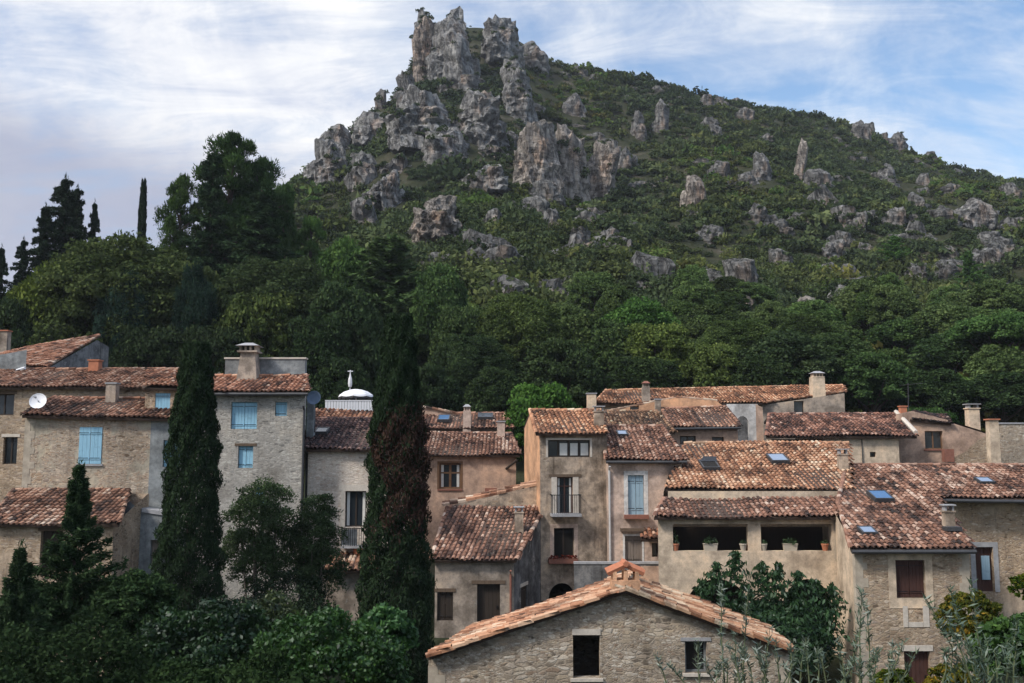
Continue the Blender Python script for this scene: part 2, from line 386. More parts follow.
def roof(parent, pl, poly, tone=.5, mat='tile', trim=(), skew=0.0, p=.22, L=.34, px=True, name='roof', spread=.2, deck=.12, label=None):
    pts = [pl.px(*q) if px else Vector(q) for q in poly]
    uv = [pl.uv(q) for q in pts]; U = [a for a, b in uv]; V_ = [b for a, b in uv]
    vm = min(V_); nr = int((max(V_)-vm)/L)+2
    w = max(abs(skew)*(max(V_)-vm), 0)
    i0 = int((min(U)-w)/p)-2; i1 = int((max(U)+w)/p)+2
    gi, gj = np.meshgrid(np.arange(i0, i1), np.arange(nr), indexing='ij'); gi = gi.ravel(); gj = gj.ravel()
    v = vm + gj*L; u = gi*p + skew*(v-vm)
    keep = inpoly(u, v + L*.45, uv); u, v = u[keep], v[keep]; gi = gi[keep]; gj = gj[keep]; n = len(u)
    T = tile_template(p, L); B = np.repeat(T[None], n, 0)            # n,10,4,3
    colj = rng.normal(0, .012, 4000); colt = rng.normal(0, .09, 4000)
    du = rng.normal(0, .008, n) + colj[gi % 4000]; dv = rng.normal(0, .018, n) + rng.normal(0, .03, 4000)[gi % 4000]; dn = np.abs(rng.normal(0, .008, n)); rot = rng.normal(0, .03, n)
    x = B[..., 0] + rot[:, None, None]*B[..., 1]; y = B[..., 1]
    sag = .08*np.sin(u*.55 + pl.o.x) * np.sin(v*.6 + pl.o.y) + .03*np.sin(u*1.3+1)
    X = x + (u+du)[:, None, None] + skew*y*.9; Y = y + (v+dv)[:, None, None]; Z = B[..., 2] + (dn+sag+.05)[:, None, None]
    o, e, up, nn = (np.array(k) for k in (pl.o, pl.e, pl.up, pl.n))
    W = o + X[..., None]*e + Y[..., None]*up + Z[..., None]*nn
    patch = np.array([.32*noise.noise((a_*.45+pl.o.x, b_*.5, 3.1)) + .2*noise.noise((a_*1.3, b_*.8+pl.o.y, 8.1)) for a_, b_ in zip(u, v)])
    t = np.clip(tone - .03 + patch + colt[gi % 4000] + rng.normal(0, spread*.7, n), 0, 1)
    t = np.where(rng.random(n) < .04, rng.uniform(.65, .95, n), t); t = np.where(rng.random(n) < .05, rng.uniform(.05, .25, n), t)
    tt = np.repeat(t[:, None], 10, 1); tt[:, 8:] *= .45; tt[:, 4:8] *= .8  # channel tiles tinted darker, painting in shade between columns along with dirt
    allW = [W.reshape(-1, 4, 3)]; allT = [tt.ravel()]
    for a, b in trim:                                   # ridge / verge rows of half-round tiles
        A, Bp = pts[a], pts[b]; d = (Bp-A); ln = d.length; d.normalize(); k = max(1, int(ln/.38)); st = ln/k
        side = d.cross(pl.n).normalized(); R = .115
        for q in range(k):
            tq = float(np.clip(tone + rng.normal(.05, spread), 0, 1)); j = Vector(rng.normal(0, .008, 3))
            ring = []
            for off, rr, lift in ((q*st-.03, R, .075), (q*st+st+.03, R*.86, .05)):
                cc = A + d*off + pl.n*lift + j
                ring.append([cc - side*math.cos(w_)*rr + pl.n*math.sin(w_)*rr*.8 for w_ in (-.5, .5, 1.2, 1.95, 2.65, 3.64)])
            qd = [[ring[0][m], ring[0][m+1], ring[1][m+1], ring[1][m]] for m in range(5)]
            allW.append(np.array([[list(z) for z in f] for f in qd])); allT.append(np.full(5, tq))
    base = wloc(parent)
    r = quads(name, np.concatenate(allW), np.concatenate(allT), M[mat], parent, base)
    k_ = rng.uniform(.82, 1.12); r.color = (k_*rng.uniform(.97, 1.05), k_*rng.uniform(.96, 1.04), k_*rng.uniform(.93, 1.06), 1)
    if label: r['label'] = label
    if deck:
        mb = MB(); mb.prism([q + pl.n*.03 for q in (pts if sum((uv[i][0]*uv[(i+1)%len(uv)][1]-uv[(i+1)%len(uv)][0]*uv[i][1]) for i in range(len(uv)))>0 else pts[::-1])], pl.n*deck)
        obj('roof_deck', mb, M['deck'], r)
    return r

def tile_row(parent, A, B, tone=.55, mat='tile', R=.14, name='coping', nrm_=(0,0,1)):
    """one row of half-round tiles along a wall top"""
    A, B = Vector(A), Vector(B); d = B-A; ln = d.length; d.normalize(); k = max(1, int(ln/.4)); st = ln/k; up = Vector(nrm_); side = d.cross(up).normalized(); up = side.cross(d)
    W, T_ = [], []
    for q in range(k):
        tq = float(np.clip(tone+rng.normal(0, .2), 0, 1)); j = Vector(rng.normal(0, .012, 3)); rg = []
        for off, rr, lift in ((q*st-.03, R, .03), (q*st+st+.03, R*.84, 0)):
            cc = A+d*off+up*lift+j; rg.append([cc-side*math.cos(w_)*rr+up*math.sin(w_)*rr*.8 for w_ in (-.5,.4,1.1,2.0,2.7,3.64)])
        W += [[list(z) for z in (rg[0][m], rg[0][m+1], rg[1][m+1], rg[1][m])] for m in range(5)]; T_ += [tq]*5
    return quads(name, np.array(W), T_, M[mat], parent, wloc(parent))
# ------------------------------------------------------------------ walls and openings
class Wall:
    def __init__(s, A, B):
        s.A = Vector((A[0], A[1])); s.B = Vector((B[0], B[1])); s.d = (s.B-s.A); s.L = s.d.length; s.d.normalize()
        s.n = Vector((s.d.y, -s.d.x)); s.ang = math.atan2(s.d.y, s.d.x)
    def px(s, px, py):
        d = ray(px, py); n3 = Vector((s.n.x, s.n.y, 0)); a = Vector((s.A.x, s.A.y, 0))
        p = CAM + d*((a-CAM).dot(n3)/d.dot(n3)); return (Vector((p.x, p.y))-s.A).dot(s.d), p.z
    def pt(s, a, z, o=0): q = s.A + s.d*a + s.n*o; return Vector((q.x, q.y, z))
    def rect(s, r): # pixel rect -> s0,s1,z0,z1
        xm, ym = (r[0]+r[2])/2, (r[1]+r[3])/2
        s0 = s.px(r[0], ym)[0]; s1 = s.px(r[2], ym)[0]; z1 = s.px(xm, r[1])[1]; z0 = s.px(xm, r[3])[1]
        return min(s0, s1), max(s0, s1), z0, z1
    def box(s, mb, s0, s1, z0, z1, o0, o1, m=0):   # o = outward offset
        p = [s.pt(a, z, o) for z in (z0, z1) for a, o in ((s0, o1), (s1, o1), (s1, o0), (s0, o0))]
        mb.hexa(p, m)

def clip_top(poly, a, b):  # keep z <= line through a,b
    out = []; f = lambda p: (a[1] + (b[1]-a[1])*(p[0]-a[0])/(b[0]-a[0])) - p[1]
    for i in range(len(poly)):
        p, q = poly[i], poly[(i+1) % len(poly)]; fp, fq = f(p), f(q)
        if fp >= 0: out.append(p)
        if fp*fq < 0:
            t = fp/(fp-fq); out.append((p[0]+(q[0]-p[0])*t, p[1]+(q[1]-p[1])*t))
    return out

def build_wall(mb, w, zb, top, holes, m=0, reveal=.3, s0=0, s1=None):
    s1 = w.L if s1 is None else s1
    if not hasattr(top, '__len__'): top = [(s0-9, top), (s1+9, top)]
    xs = sorted({s0, s1} | {h[k] for h in holes for k in (0, 1) if s0 < h[k] < s1} | {a for a, z in top if s0 < a < s1})
    zs = sorted({zb, max(z for a, z in top)+.01} | {h[k] for h in holes for k in (2, 3) if h[k] > zb})
    for i in range(len(xs)-1):
        xa, xb = xs[i], xs[i+1]
        seg = next(((top[k], top[k+1]) for k in range(len(top)-1) if top[k][0] <= (xa+xb)/2 <= top[k+1][0]), (top[0], top[1]) if (xa+xb)/2 < top[0][0] else (top[-2], top[-1]))
        for j in range(len(zs)-1):
            za, zc = zs[j], zs[j+1]; cm = ((xa+xb)/2, (za+zc)/2)
            if any(h[0] < cm[0] < h[1] and h[2] < cm[1] < h[3] for h in holes): continue
            poly = clip_top([(xa, za), (xb, za), (xb, zc), (xa, zc)], *seg)
            if len(poly) > 2: mb.face([w.pt(a, z) for a, z in poly], m)
    for h in holes:
        a, b, c, d = h[:4]; arch = len(h) > 4 and h[4]
        r = reveal
        mb.face([w.pt(a, c), w.pt(b, c), w.pt(b, c, -r), w.pt(a, c, -r)], m)
        if not arch:
            mb.face([w.pt(a, c), w.pt(a, c, -r), w.pt(a, d, -r), w.pt(a, d)], m); mb.face([w.pt(b, c), w.pt(b, d), w.pt(b, d, -r), w.pt(b, c, -r)], m)
            mb.face([w.pt(a, d), w.pt(a, d, -r), w.pt(b, d, -r), w.pt(b, d)], m)
        else:
            hw = (b-a)/2; rise = min(arch, d-c); zc = d-rise; mid = (a+b)/2; K = 12
            arc = [(mid-hw*math.cos(math.pi*k/K), zc+rise*math.sin(math.pi*k/K)) for k in range(K+1)]
            for k in range(K):
                p, q = arc[k], arc[k+1]
                mb.face([w.pt(p[0], p[1]), w.pt(q[0], q[1]), w.pt(q[0], d), w.pt(p[0], d)], m)
                mb.face([w.pt(p[0], p[1]), w.pt(p[0], p[1], -r), w.pt(q[0], q[1], -r), w.pt(q[0], q[1])], m)
            mb.face([w.pt(a, c), w.pt(a, c, -r), w.pt(a, zc, -r), w.pt(a, zc)], m); mb.face([w.pt(b, c), w.pt(b, zc), w.pt(b, zc, -r), w.pt(b, c, -r)], m)

def fill_opening(root, w, R, k, opt):
    a, b, c, d = R[:4]; W_, H_ = b-a, d-c
    if k in ('shut2', 'shut1'):
        mt = M[opt.get('mat', 'shutter')]; n = 2 if k == 'shut2' else 1; dp = opt.get('dep', -.06)
        for q in range(n):
            x0 = a + W_*q/n + .006; x1 = a + W_*(q+1)/n - .006
            mb = MB(); npk = max(2, int((x1-x0)/.13))
            for t in range(npk):
                u0 = x0+(x1-x0)*t/npk; u1 = x0+(x1-x0)*(t+1)/npk
                w.box(mb, u0+.004, u1-.004, c+.01, d-.01, dp-.035, dp + random.uniform(-.003, .003))
            for zz in ((.12, .2), (.8, .88)): w.box(mb, x0+.01, x1-.01, c+H_*zz[0], c+H_*zz[0]+.07, dp, dp+.022)
            for zz in (.155, .835): w.box(mb, x0+.0, x1-.06, c+H_*zz, c+H_*zz+.025, dp+.022, dp+.03, 1)
            obj('shutter', mb, [mt, M['iron']], root, label=opt.get('label'))
    elif k == 'door':
        mb = MB(); mt = M[opt.get('mat', 'darkwood')]; npk = max(3, int(W_/.16))
        for t in range(npk):
            u0 = a+W_*t/npk; u1 = a+W_*(t+1)/npk
            w.box(mb, u0+.004, u1-.004, c, d, -.24, -.2 + random.uniform(-.004, .004))
        o = obj('door', mb, mt, root, label=opt.get('label'))
        mb = MB(); w.box(mb, b-.16, b-.1, c+H_*.45, c+H_*.52, -.2, -.16); obj('handle', mb, M['iron'], o)
    elif k == 'win':
        mb = MB(); fm = M[opt.get('mat', 'darkwood')]; nx, nz = opt.get('grid', (2, 1)); t = opt.get('t', .06); dp = -.17
        w.box(mb, a, a+t, c, d, dp-.05, dp); w.box(mb, b-t, b, c, d, dp-.05, dp)
        w.box(mb, a+t, b-t, c, c+t, dp-.05, dp); w.box(mb, a+t, b-t, d-t, d, dp-.05, dp)
        for q in range(1, nx): x = a+W_*q/nx; w.box(mb, x-t*.6, x+t*.6, c+t, d-t, dp-.045, dp+.008)
        for q in range(1, nz): z = c+H_*(q/nz if nz > 2 else opt.get('zm', .62)); w.box(mb, a+t, b-t, z-t*.4, z+t*.4, dp-.04, dp+.004)
        o = obj('window', mb, fm, root, label=opt.get('label'))
        mb = MB(); w.box(mb, a+t*.5, b-t*.5, c+t*.5, d-t*.5, dp-.04, dp-.03); obj('pane', mb, M[opt.get('glass', 'glass')], o)
        if opt.get('curtain'):
            mb = MB()
            for q in range(nx):
                x0 = a+W_*q/nx+t; x1 = a+W_*(q+1)/nx-t; kk = opt['curtain']
                if kk == 'sides':
                    for u0, u1 in ((x0, x0+(x1-x0)*.35),) if q == 0 else ((x1-(x1-x0)*.35, x1),):
                        w.box(mb, u0, u1, c+t, d-t, dp-.029, dp-.018)
                elif q >= 1 or nx < 3: w.box(mb, x0+.03, x1, c+t+.02, d-t-H_*.12, dp-.029, dp-.018)
            obj('curtain', mb, M['curtain'], o)
    if opt.get('lintel'):
        mb = MB(); lm = M[opt['lintel']]; e = opt.get('le', .12); hh = opt.get('lh', .16)
        w.box(mb, a-e, b+e, d+.002, d+hh, -.2, .025); obj('lintel', mb, lm, root)
    if opt.get('sill'):
        mb = MB(); w.box(mb, a-.08, b+.08, c-.09, c-.002, -.2, .07); obj('sill', mb, M[opt['sill']], root)
    if opt.get('surround'):
        t = opt.get('st', .14); sm_ = M[opt['surround']]
        if opt.get('lintel'):
            for x0, x1 in ((a-t, a-.002), (b+.002, b+t)): mb = MB(); w.box(mb, x0, x1, c, d+.0, -.1, .018); obj('jamb', mb, sm_, root)
        else:
            mb = MB(); o_ = [(a-t, c if not opt.get('foot') else c-t*1.3), (a-t, d+t), (b+t, d+t), (b+t, c if not opt.get('foot') else c-t*1.3)]
            for (x0, x1, z0, z1) in ((a-t, a-.002, c, d), (b+.002, b+t, c, d)): w.box(mb, x0, x1, z0, z1, -.1, .018)
            w.box(mb, a-t, b+t, d, d+t, -.1, .018)
            if opt.get('foot'): w.box(mb, a-t, b+t, c-t*1.3, c, -.1, .018)
            obj('surround', mb, sm_, root)

class House:
    def __init__(s, name, label, loc, cat='house', group=None):
        s.root = thing(name, label, cat, loc, group); s.mb = MB(); s.mats = []
    def slot(s, m):
        if m not in s.mats: s.mats.append(m)
        return s.mats.index(m)
    def wall(s, w, zb, top, mat, ops=()):
        hs = []
        for o in ops:
            r = o['r'] if 'r' in o else w.rect(o['px']); R = (*r, o.get('arch', 0)); hs.append(R)
        build_wall(s.mb, w, zb, top, hs, s.slot(mat), s0=0)
        for o, R in zip(ops, hs): fill_opening(s.root, w, R, o.get('k', 'void'), o)
    def done(s): return obj('wall', s.mb, [M[m] for m in s.mats], s.root)
    def part(s, name, mb, mat, parent=None, label=None):
        return obj(name, mb, [M[m] for m in mat] if isinstance(mat, (list, tuple)) else M[mat], parent or s.root, label=label)

def front(pl, wx, py, over):
    """the facade under an eave line: its left and right edges in pixels"""
    q = pl.o + pl.h*over; e = Vector((pl.e.x, pl.e.y)).normalized(); w = Wall((q.x, q.y), (q.x+e.x, q.y+e.y))
    a, b = w.px(wx[0], py)[0], w.px(wx[1], py)[0]
    return Wall(w.A + w.d*a, w.A + w.d*b)

def quoins(H, w, zb, zt, left=True, mat='whitestone', dz=.34):
    """dressed corner stones on one end of a facade"""
    z = zb; q = 0; mb = MB()
    while z < zt-.15:
        ln = (.46 if q % 2 else .28)*random.uniform(.85, 1.15); h = dz*random.uniform(.8, 1.15); h = min(h, zt-z)
        if left: w.box(mb, -.012, ln, z, z+h-.003, -.25, .012)
        else: w.box(mb, w.L-ln, w.L+.012, z, z+h-.003, -.25, .012)
        z += h; q += 1
    return H.part('corner_stones', mb, mat)
def simple(name, label, eave, poly, wx, zb, wmat, rmat='tile', tone=.5, slope=.3, over=.3, ops=(), skewL=0, skewR=0, back=2.5,
           sideL=None, sideR=None, trim=None, cat='house', opsR=(), opsL=(), skew=0, gutter=False, spread=.2):
    pl = Plane(P(*eave[0]), P(*eave[1]), slope)
    pym = (eave[0][1]+eave[1][1])/2 + 12
    w = front(pl, wx, pym, over); mid = (w.A+w.B)/2
    H = House(name, label, (mid.x, mid.y, zb), cat); H.pl = pl; H.w = w
    pts = [pl.px(*q) for q in poly]
    D = max((p-pl.o).dot(pl.h) for p in pts)
    h = Vector((pl.h.x, pl.h.y)); e2 = Vector((pl.e.x, pl.e.y))
    zt = lambda p: pl.z(p.x, p.y) - .1
    H.wall(w, zb, [(0, zt(w.A)), (w.L, zt(w.B))], wmat, ops)
    dd = D-over; bl = w.A + h*dd + e2*(skewL*dd); br = w.B + h*dd + e2*(skewR*dd)
    bl2, br2 = bl + h*back, br + h*back
    L = Wall(bl, w.A); H.wall(L, zb, [(0, zt(bl)), (L.L, zt(w.A))], sideL or wmat, opsL)
    R = Wall(w.B, br); H.wall(R, zb, [(0, zt(w.B)), (R.L, zt(br))], sideR or wmat, opsR)
    zr = (zt(bl)+zt(br))/2; zb2 = zr - back*.3
    L2 = Wall(bl2, bl); H.wall(L2, zb, [(0, zb2), (L2.L, zr)], sideL or wmat); R2 = Wall(br, br2); H.wall(R2, zb, [(0, zr), (R2.L, zb2)], sideR or wmat)
    H.wall(Wall(br2, bl2), zb, zb2, wmat)
    H.done(); H.R = R; H.L = L
    n = len(poly)
    if trim is None: trim = ((1, 2), (2, 3), (3, 0)) if n == 4 else ()
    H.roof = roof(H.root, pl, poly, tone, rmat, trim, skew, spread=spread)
    iy = sorted(range(n), key=lambda i: -pl.uv(pts[i])[1])[:2]; ra, rb = sorted((pts[i] for i in iy), key=lambda p: pl.uv(p)[0])
    mb = MB(); hb = Vector((h.x, h.y, 0)); o_ = hb*(back+.3) - Vector((0, 0, (back+.3)*.3))
    mb.prism([ra, rb, rb+o_, ra+o_], Vector((0, 0, .12))); obj('back_slope', mb, M[rmat], H.roof)
    if gutter:
        mb = MB(); a = pl.at(pl.uv(pts[0])[0], -.05, -.04); b = pl.at(pl.uv(pts[1])[0], -.05, -.04)
        mb.tube([a, b], .075, 8); H.part('gutter', mb, 'zinc')
    return H

def chimney(parent, base, wpx, h, mat='greyplaster', style='slab', d=None, taper=.94, capmat='terra', up=0, name='chimney'):
    """base: world point on the roof; h: height above it"""
    Y = base.y; w = wpx/F*Y; d = d or w*.9; mb = MB(); x, y, z = base
    mb.box((x, y, z+h/2-.3), (w, d, h+.6), 0, 0, taper)
    t = z+h
    if style == 'slab':
        mb.box((x, y, t+.03), (w*1.12, d*1.12, .06), 0, 0)
        for sx in (-1, 1): mb.box((x+sx*w*.36, y, t+.16), (w*.16, d*.8, .2), 0, 1)
        mb.box((x, y, t+.285), (w*1.2, d*1.2, .05), 0, 1)
    elif style == 'rim':
        mb.box((x, y, t+.03), (w*1.18, d*1.18, .07), 0, 1); mb.box((x, y, t+.075), (w*.7, d*.7, .03), 0, 2)
    elif style == 'pot':
        mb.box((x, y, t+.03), (w*1.15, d*1.15, .06), 0, 0); mb.lathe((x, y, t+.06), [(w*.3, 0), (w*.26, .3), (w*.32, .32), (w*.32, .36)], 10, 1)
    elif style == 'tent':
        for sx in (-1, 0, 1): mb.box((x+sx*w*.4, y, t+.12), (w*.14, d*.9, .26), 0, 0)
        for sx in (-1, 1):
            a = Vector((x, y, t+.44)); b = Vector((x+sx*w*.66, y, t+.2))
            for yy in (-.34, 0, .34):
                o = Vector((0, d*yy, 0)); mb.tube([a+o, b+o], [d*.13, d*.15], 6, 1)
        mb.tube([Vector((x, y-d*.55, t+.47)), Vector((x, y+d*.55, t+.47))], d*.12, 6, 1)
    elif style == 'cap':       # tapered hood with arched vents and a little roof
        mb.box((x, y, t+.04), (w*.9, d*1.0, .08), 0, 0)
        for sx in (-1, -.33, .33, 1): mb.box((x+sx*w*.34, y, t+.2), (w*.1, d*.7, .24), 0, 0)
        mb.box((x, y, t+.4), (w*1.05, d*1.1, .16), 0, 1, .35)
    return obj(name, mb, [M[mat], M[capmat], M['void']], parent)

def skylight(roofobj, pl, px, g='glassblue', up=.0):
    (x0, y0, x1, y1) = px; c = [pl.uv(pl.px(x, y)) for x, y in ((x0, y1), (x1, y1), (x1, y0), (x0, y0))]
    u0 = (c[0][0]+c[3][0])/2; u1 = (c[1][0]+c[2][0])/2; v0 = c[0][1]; v1 = c[2][1]; mb = MB()
    def bx(a, b, e, f, n0, n1, m): mb.hexa([pl.at(u, v, n) for n in (n0, n1) for u, v in ((a, e), (b, e), (b, f), (a, f))], m)
    t = .07
    bx(u0-t, u0, v0-t, v1+t, .1, .29, 0); bx(u1, u1+t, v0-t, v1+t, .1, .29, 0); bx(u0, u1, v0-t, v0, .1, .29, 0); bx(u0, u1, v1, v1+t, .1, .29, 0)
    bx(u0, u1, v0, v1, .2, .275, 1)
    return obj('skylight', mb, [M['zinc'], M[g]], roofobj)
def on(pl, px, py): return pl.px(px, py)
def chim(H, pl, px, yb, yt, w, rf=None, **k):
    b = pl.px(px, yb); t = P(px, yt, b.y); return chimney(rf or H.roof, b, w, t.z-b.z, **k)

# ------------------------------------------------------------------ terrain
RID = [P(-420,395,215), P(-150,360,215), P(0,332,215), P(100,300,215), P(200,258,218), P(285,196,232), P(330,150,252), P(372,112,280), P(402,88,298),
       P(425,42,306), P(450,26,306), P(480,26,306), P(512,34,306), P(550,60,307), P(600,71,310), P(640,78,313), P(680,89,316), P(720,100,318),
       P(758,108,320), P(805,115,322), P(856,129,325), P(900,150,328), P(940,163,330), P(980,174,332), P(1024,184,335), P(1150,210,340), P(1400,260,345)]
RX = np.array([p.x for p in RID]); RY = np.array([p.y for p in RID]); RZ = np.array([p.z for p in RID])
VY = [-40, 0, 6, 14, 30, 38, 44, 50, 58, 66, 72, 78]; VZ = [13, 10.3, 6.5, 1.2, 1.5, 2, 3.5, 5, 7, 9, 11, 13]
def T(x, y):
    if y <= 72: return float(np.interp(y, VY, VZ)) + .5*noise.noise((x*.06, y*.06, 3))
    yr = float(np.interp(x, RX, RY)); zr = float(np.interp(x, RX, RZ))
    t = (y-72)/(yr-72); z0 = 11
    if t <= 1:
        z = z0 + (zr-z0)*(.72*t + .28*t**3)
        w = min(1, t*6) * min(1, (1-t)*4+.15)
        z += w*(7.0*noise.noise((x*.022, y*.018, 1)) + 3.0*noise.noise((x*.05, y*.03, 4)) + 2.2*noise.noise((x*.09, y*.09, 5)) + 1.0*noise.noise((x*.25, y*.25, 9)))
        return z
    return zr - (y-yr)*.55
def hit(px, py, y0=72, y1=345):
    best = None
    y = y0
    while y < y1:
        p = P(px, py, y)
        g = T(p.x, y)
        if p.z < g: return Vector((p.x, y, g))
        if best is None or p.z-g < best[0]: best = (p.z-g, Vector((p.x, y, g)))
        y += 1.0
    return best[1]

def grid_obj(name, xs, ys, mat, kind='structure'):
    nx, ny = len(xs), len(ys); me = bpy.data.meshes.new(name)
    vs = [(x, y, T(x, y)) for y in ys for x in xs]
    fs = [(j*nx+i, j*nx+i+1, (j+1)*nx+i+1, (j+1)*nx+i) for j in range(ny-1) for i in range(nx-1)]
    me.from_pydata(vs, [], fs); me.materials.append(mat); me.polygons.foreach_set('use_smooth', [True]*len(fs)); me.update()
    o = link(bpy.data.objects.new(name, me)); o['kind'] = kind; return o
grid_obj('terrain', np.linspace(-90, 90, 91), np.concatenate([np.linspace(-40, 72, 75)]), M['ground'])
grid_obj('hill', np.concatenate([np.arange(-230, -110, 6.0), np.arange(-110, 190, 2.5), np.arange(190, 330, 6.0)]), np.concatenate([np.arange(72, 345, 2.5), np.arange(345, 420, 8)]), M['hill'])
mb = MB(); mb.face([(-4000, -4000, -3), (4000, -4000, -3), (4000, 4000, -3), (-4000, 4000, -3)])
o = obj('ground', mb, M['ground']); o['kind'] = 'structure'

# ------------------------------------------------------------------ rocks
ICO = {}; RVERT = []
def ico(n):
    if n not in ICO:
        bm = bmesh.new(); bmesh.ops.create_icosphere(bm, subdivisions=n, radius=1); bm.verts.ensure_lookup_table()
        ICO[n] = (np.array([v.co for v in bm.verts]), [tuple(v.index for v in f.verts) for f in bm.faces]); bm.free()
    return ICO[n]
def lump(V, S, seed, box, rough, tilt, off):
    out = []; sc_ = max(S.x, S.z); ct, st_ = math.cos(tilt), math.sin(tilt); so = Vector((seed*13.7, seed*7.1, seed*3.3))
    rd = random.Random(seed); shx = rd.uniform(-.15, .15); f = 1.0/sc_; PLN = []
    for k in range(8):                                    # steep faces
        a = 6.283*k/8+rd.uniform(-.35, .35); e = rd.uniform(-.12, .16); PLN.append((Vector((math.cos(a)*math.cos(e), math.sin(a)*math.cos(e), math.sin(e))), rd.uniform(.72, 1.0)))
    for k in range(6):                                    # broken shoulders
        a = rd.uniform(0, 6.283); e = rd.uniform(.6, 1.2); PLN.append((Vector((math.cos(a)*math.cos(e), math.sin(a)*math.cos(e), math.sin(e))), rd.uniform(.88, 1.12)))
    PLN.append((Vector((rd.uniform(-.3,.3), rd.uniform(-.3,.1), 1)).normalized(), rd.uniform(.85, 1.0))); PLN.append((Vector((0,0,-1)), 1.0))
    for x, y, z in V:
        v = Vector((x, y, z)); r = min(d/max(n.dot(v), 1e-3) for n, d in PLN if n.dot(v) > .05)
        q = v*min(r, 1.45); q.x += shx*max(q.z, 0)
        p = Vector((q.x*S.x, q.y*S.y, q.z*S.z))
        n1 = noise.fractal(p*(f*1.5) + so, 1.0, 2.0, 3)
        n2 = 1-2*abs(noise.noise(Vector((p.x*f*3.0, p.y*f*3.0, p.z*f*.9)) + so*2))
        n3 = noise.noise(Vector((p.x*f*1.2, p.y*f*1.2, p.z*f*6.5)) + so*3); n3 = math.copysign(min(1, abs(n3)*3), n3)
        n4 = noise.fractal(p*(f*8) + so, .8, 2.2, 4)
        k = 1 + rough*(.9*n1 + .22*n2 + .30*n3 + .55*n4)
        p = Vector((p.x*k, p.y*k, p.z*(1+rough*(.7*n1+.6*n4))))
        out.append((p.x*ct + p.z*st_ + off[0], p.y + off[1], -p.x*st_ + p.z*ct + off[2]))
    return out
def rock(name, c, size, seed, sub=4, box=.6, rough=.24, label=None, cat='rock', tilt=0, col=(1,1,1)):
    V, Fs = ico(sub); Sx, Sy, Sz = size; rd = random.Random(seed*7+1); out, fs = [], []
    n = max(2, min(5, round(2.2*Sx/Sz+1))) if Sx > 3 else rd.choice((2, 3))
    for i in range(n):
        u = (i+.5)/n*2-1 if n > 1 else 0; u += rd.uniform(-.15, .15); hh = rd.uniform(.6, 1.0)*(1-.3*abs(u)) if i != n//2 else 1.0
        lw = Sx*(rd.uniform(.42, .6) if n > 3 else rd.uniform(.6, .8)); S = Vector((lw, Sy*rd.uniform(.6, 1), Sz*hh))
        o = len(out); out += lump(V, S, seed*11+i, box, rough, tilt+rd.uniform(-.15, .15), (u*(Sx-lw), rd.uniform(-.35, .35)*Sy, -Sz*(1-hh)*rd.uniform(.3, .9)))
        fs += [tuple(o+k for k in f) for f in Fs]
    me = bpy.data.meshes.new(name); me.from_pydata(out, [], fs); me.materials.append(M['rock']); me.update()
    o = link(bpy.data.objects.new(name, me)); o.location = c
    RVERT.append((np.array(out)+np.array(c), np.array([tuple(v.normal) for v in me.vertices])))
    o.color = (*col, 1)
    if label: tag(o, label, cat)
    else: o['kind'] = 'structure'
    return o
# ================================================================== the village
# --- far-left barn with a grey gable
pl = Plane(P(-14,362,57), P(47,368,55), .36)
H = House('barn', 'old barn with reddish tiled roof and grey gable above the long roof far left', P(60,368,57)-Vector((0,0,6)))
g0, g1 = P(47,368,55.3), P(108,366,60)
w = Wall((g0.x, g0.y), (g1.x, g1.y))
H.wall(w, 6, [w.px(47,369), w.px(97,340), w.px(109,347)], 'darkgrey')
a = P(-14,362,57.3); w2 = Wall((a.x, a.y), (g0.x, g0.y)); H.wall(w2, 6, g0.z-.15, 'darkgrey'); H.done()
r = roof(H.root, pl, [(-14,362),(46,368),(99,336),(34,347),(-14,356)], .62, 'tilewarm', ((1,2),(2,3)))
chimney(r, P(4,352,60), 9, 1.3, 'greyplaster', 'rim')
mb = MB(); w3 = Wall(P(-6,365,54).xy, P(26,365,54).xy); H = House('parapet_wall', 'blue grey rendered parapet with pale coping at the far left edge', P(10,376,54)-Vector((0,0,2)), 'wall')
H.wall(w3, 8, [w3.px(-6,356), w3.px(26,350)], 'bluegrey'); H.done()
a, b = P(-6,378,53.9), P(25,368,53.9); mb.tube([a, b], .09, 6); H.part('coping', mb, 'whitepaint')

# --- long back-left house
H = simple('stone_house', 'long ochre stone house with wide eave behind the satellite dish', ((-20,388,50),(197,388,50)),
   [(-20,388),(198,388),(199,370),(-20,370)], (-16,195), 4, 'ochre', 'tile', .62, ops=[
   dict(px=(-8,394,14,415), k='win', lintel='lintel', mat='darkwood'), dict(px=(3,437,17,464), k='win', mat='darkwood', lintel='whitestone')])
chim(H, H.pl, 95, 372, 361, 10, mat='terra', style='rim', capmat='terra', taper=1)
chim(H, H.pl, 196, 372, 354, 8, mat='greyplaster', style='rim', capmat='greyslab', taper=1)

# --- front-left house with blue shutters
eave = ((23,416,44),(189,420,44.2)); pl = Plane(P(*eave[0]), P(*eave[1]), .3)
H = House('stone_house', 'beige stone house with closed blue shutters and a small dormer, left of the tall cypress', P(100,540,45)-Vector((0,0,3.5)))
w = front(pl, (25,192), 430, .3); sp = w.px(149, 470)[0]; zt = lambda p: pl.z(p.x, p.y)-.1
wa = Wall(w.A, w.A+w.d*sp); wb = Wall(w.A+w.d*(sp+.002), w.B)
H.wall(wa, 3, [(0, zt(wa.A)), (wa.L, zt(wa.B))], 'beige', [dict(px=(79,427,102,464), k='shut2', dep=.03, sill='greyslab')])
H.wall(wb, 3, [(0, zt(wb.A)), (wb.L, zt(wb.B))], 'bluegrey', [dict(px=(163,440,180,467), k='shut2', dep=-.14)])
quoins(H, wa, 3, zt(wa.A)-.1, True, 'quoin')
h2 = Vector((0, 1)); bl, br = w.A+h2*5.5, w.B+h2*5.5
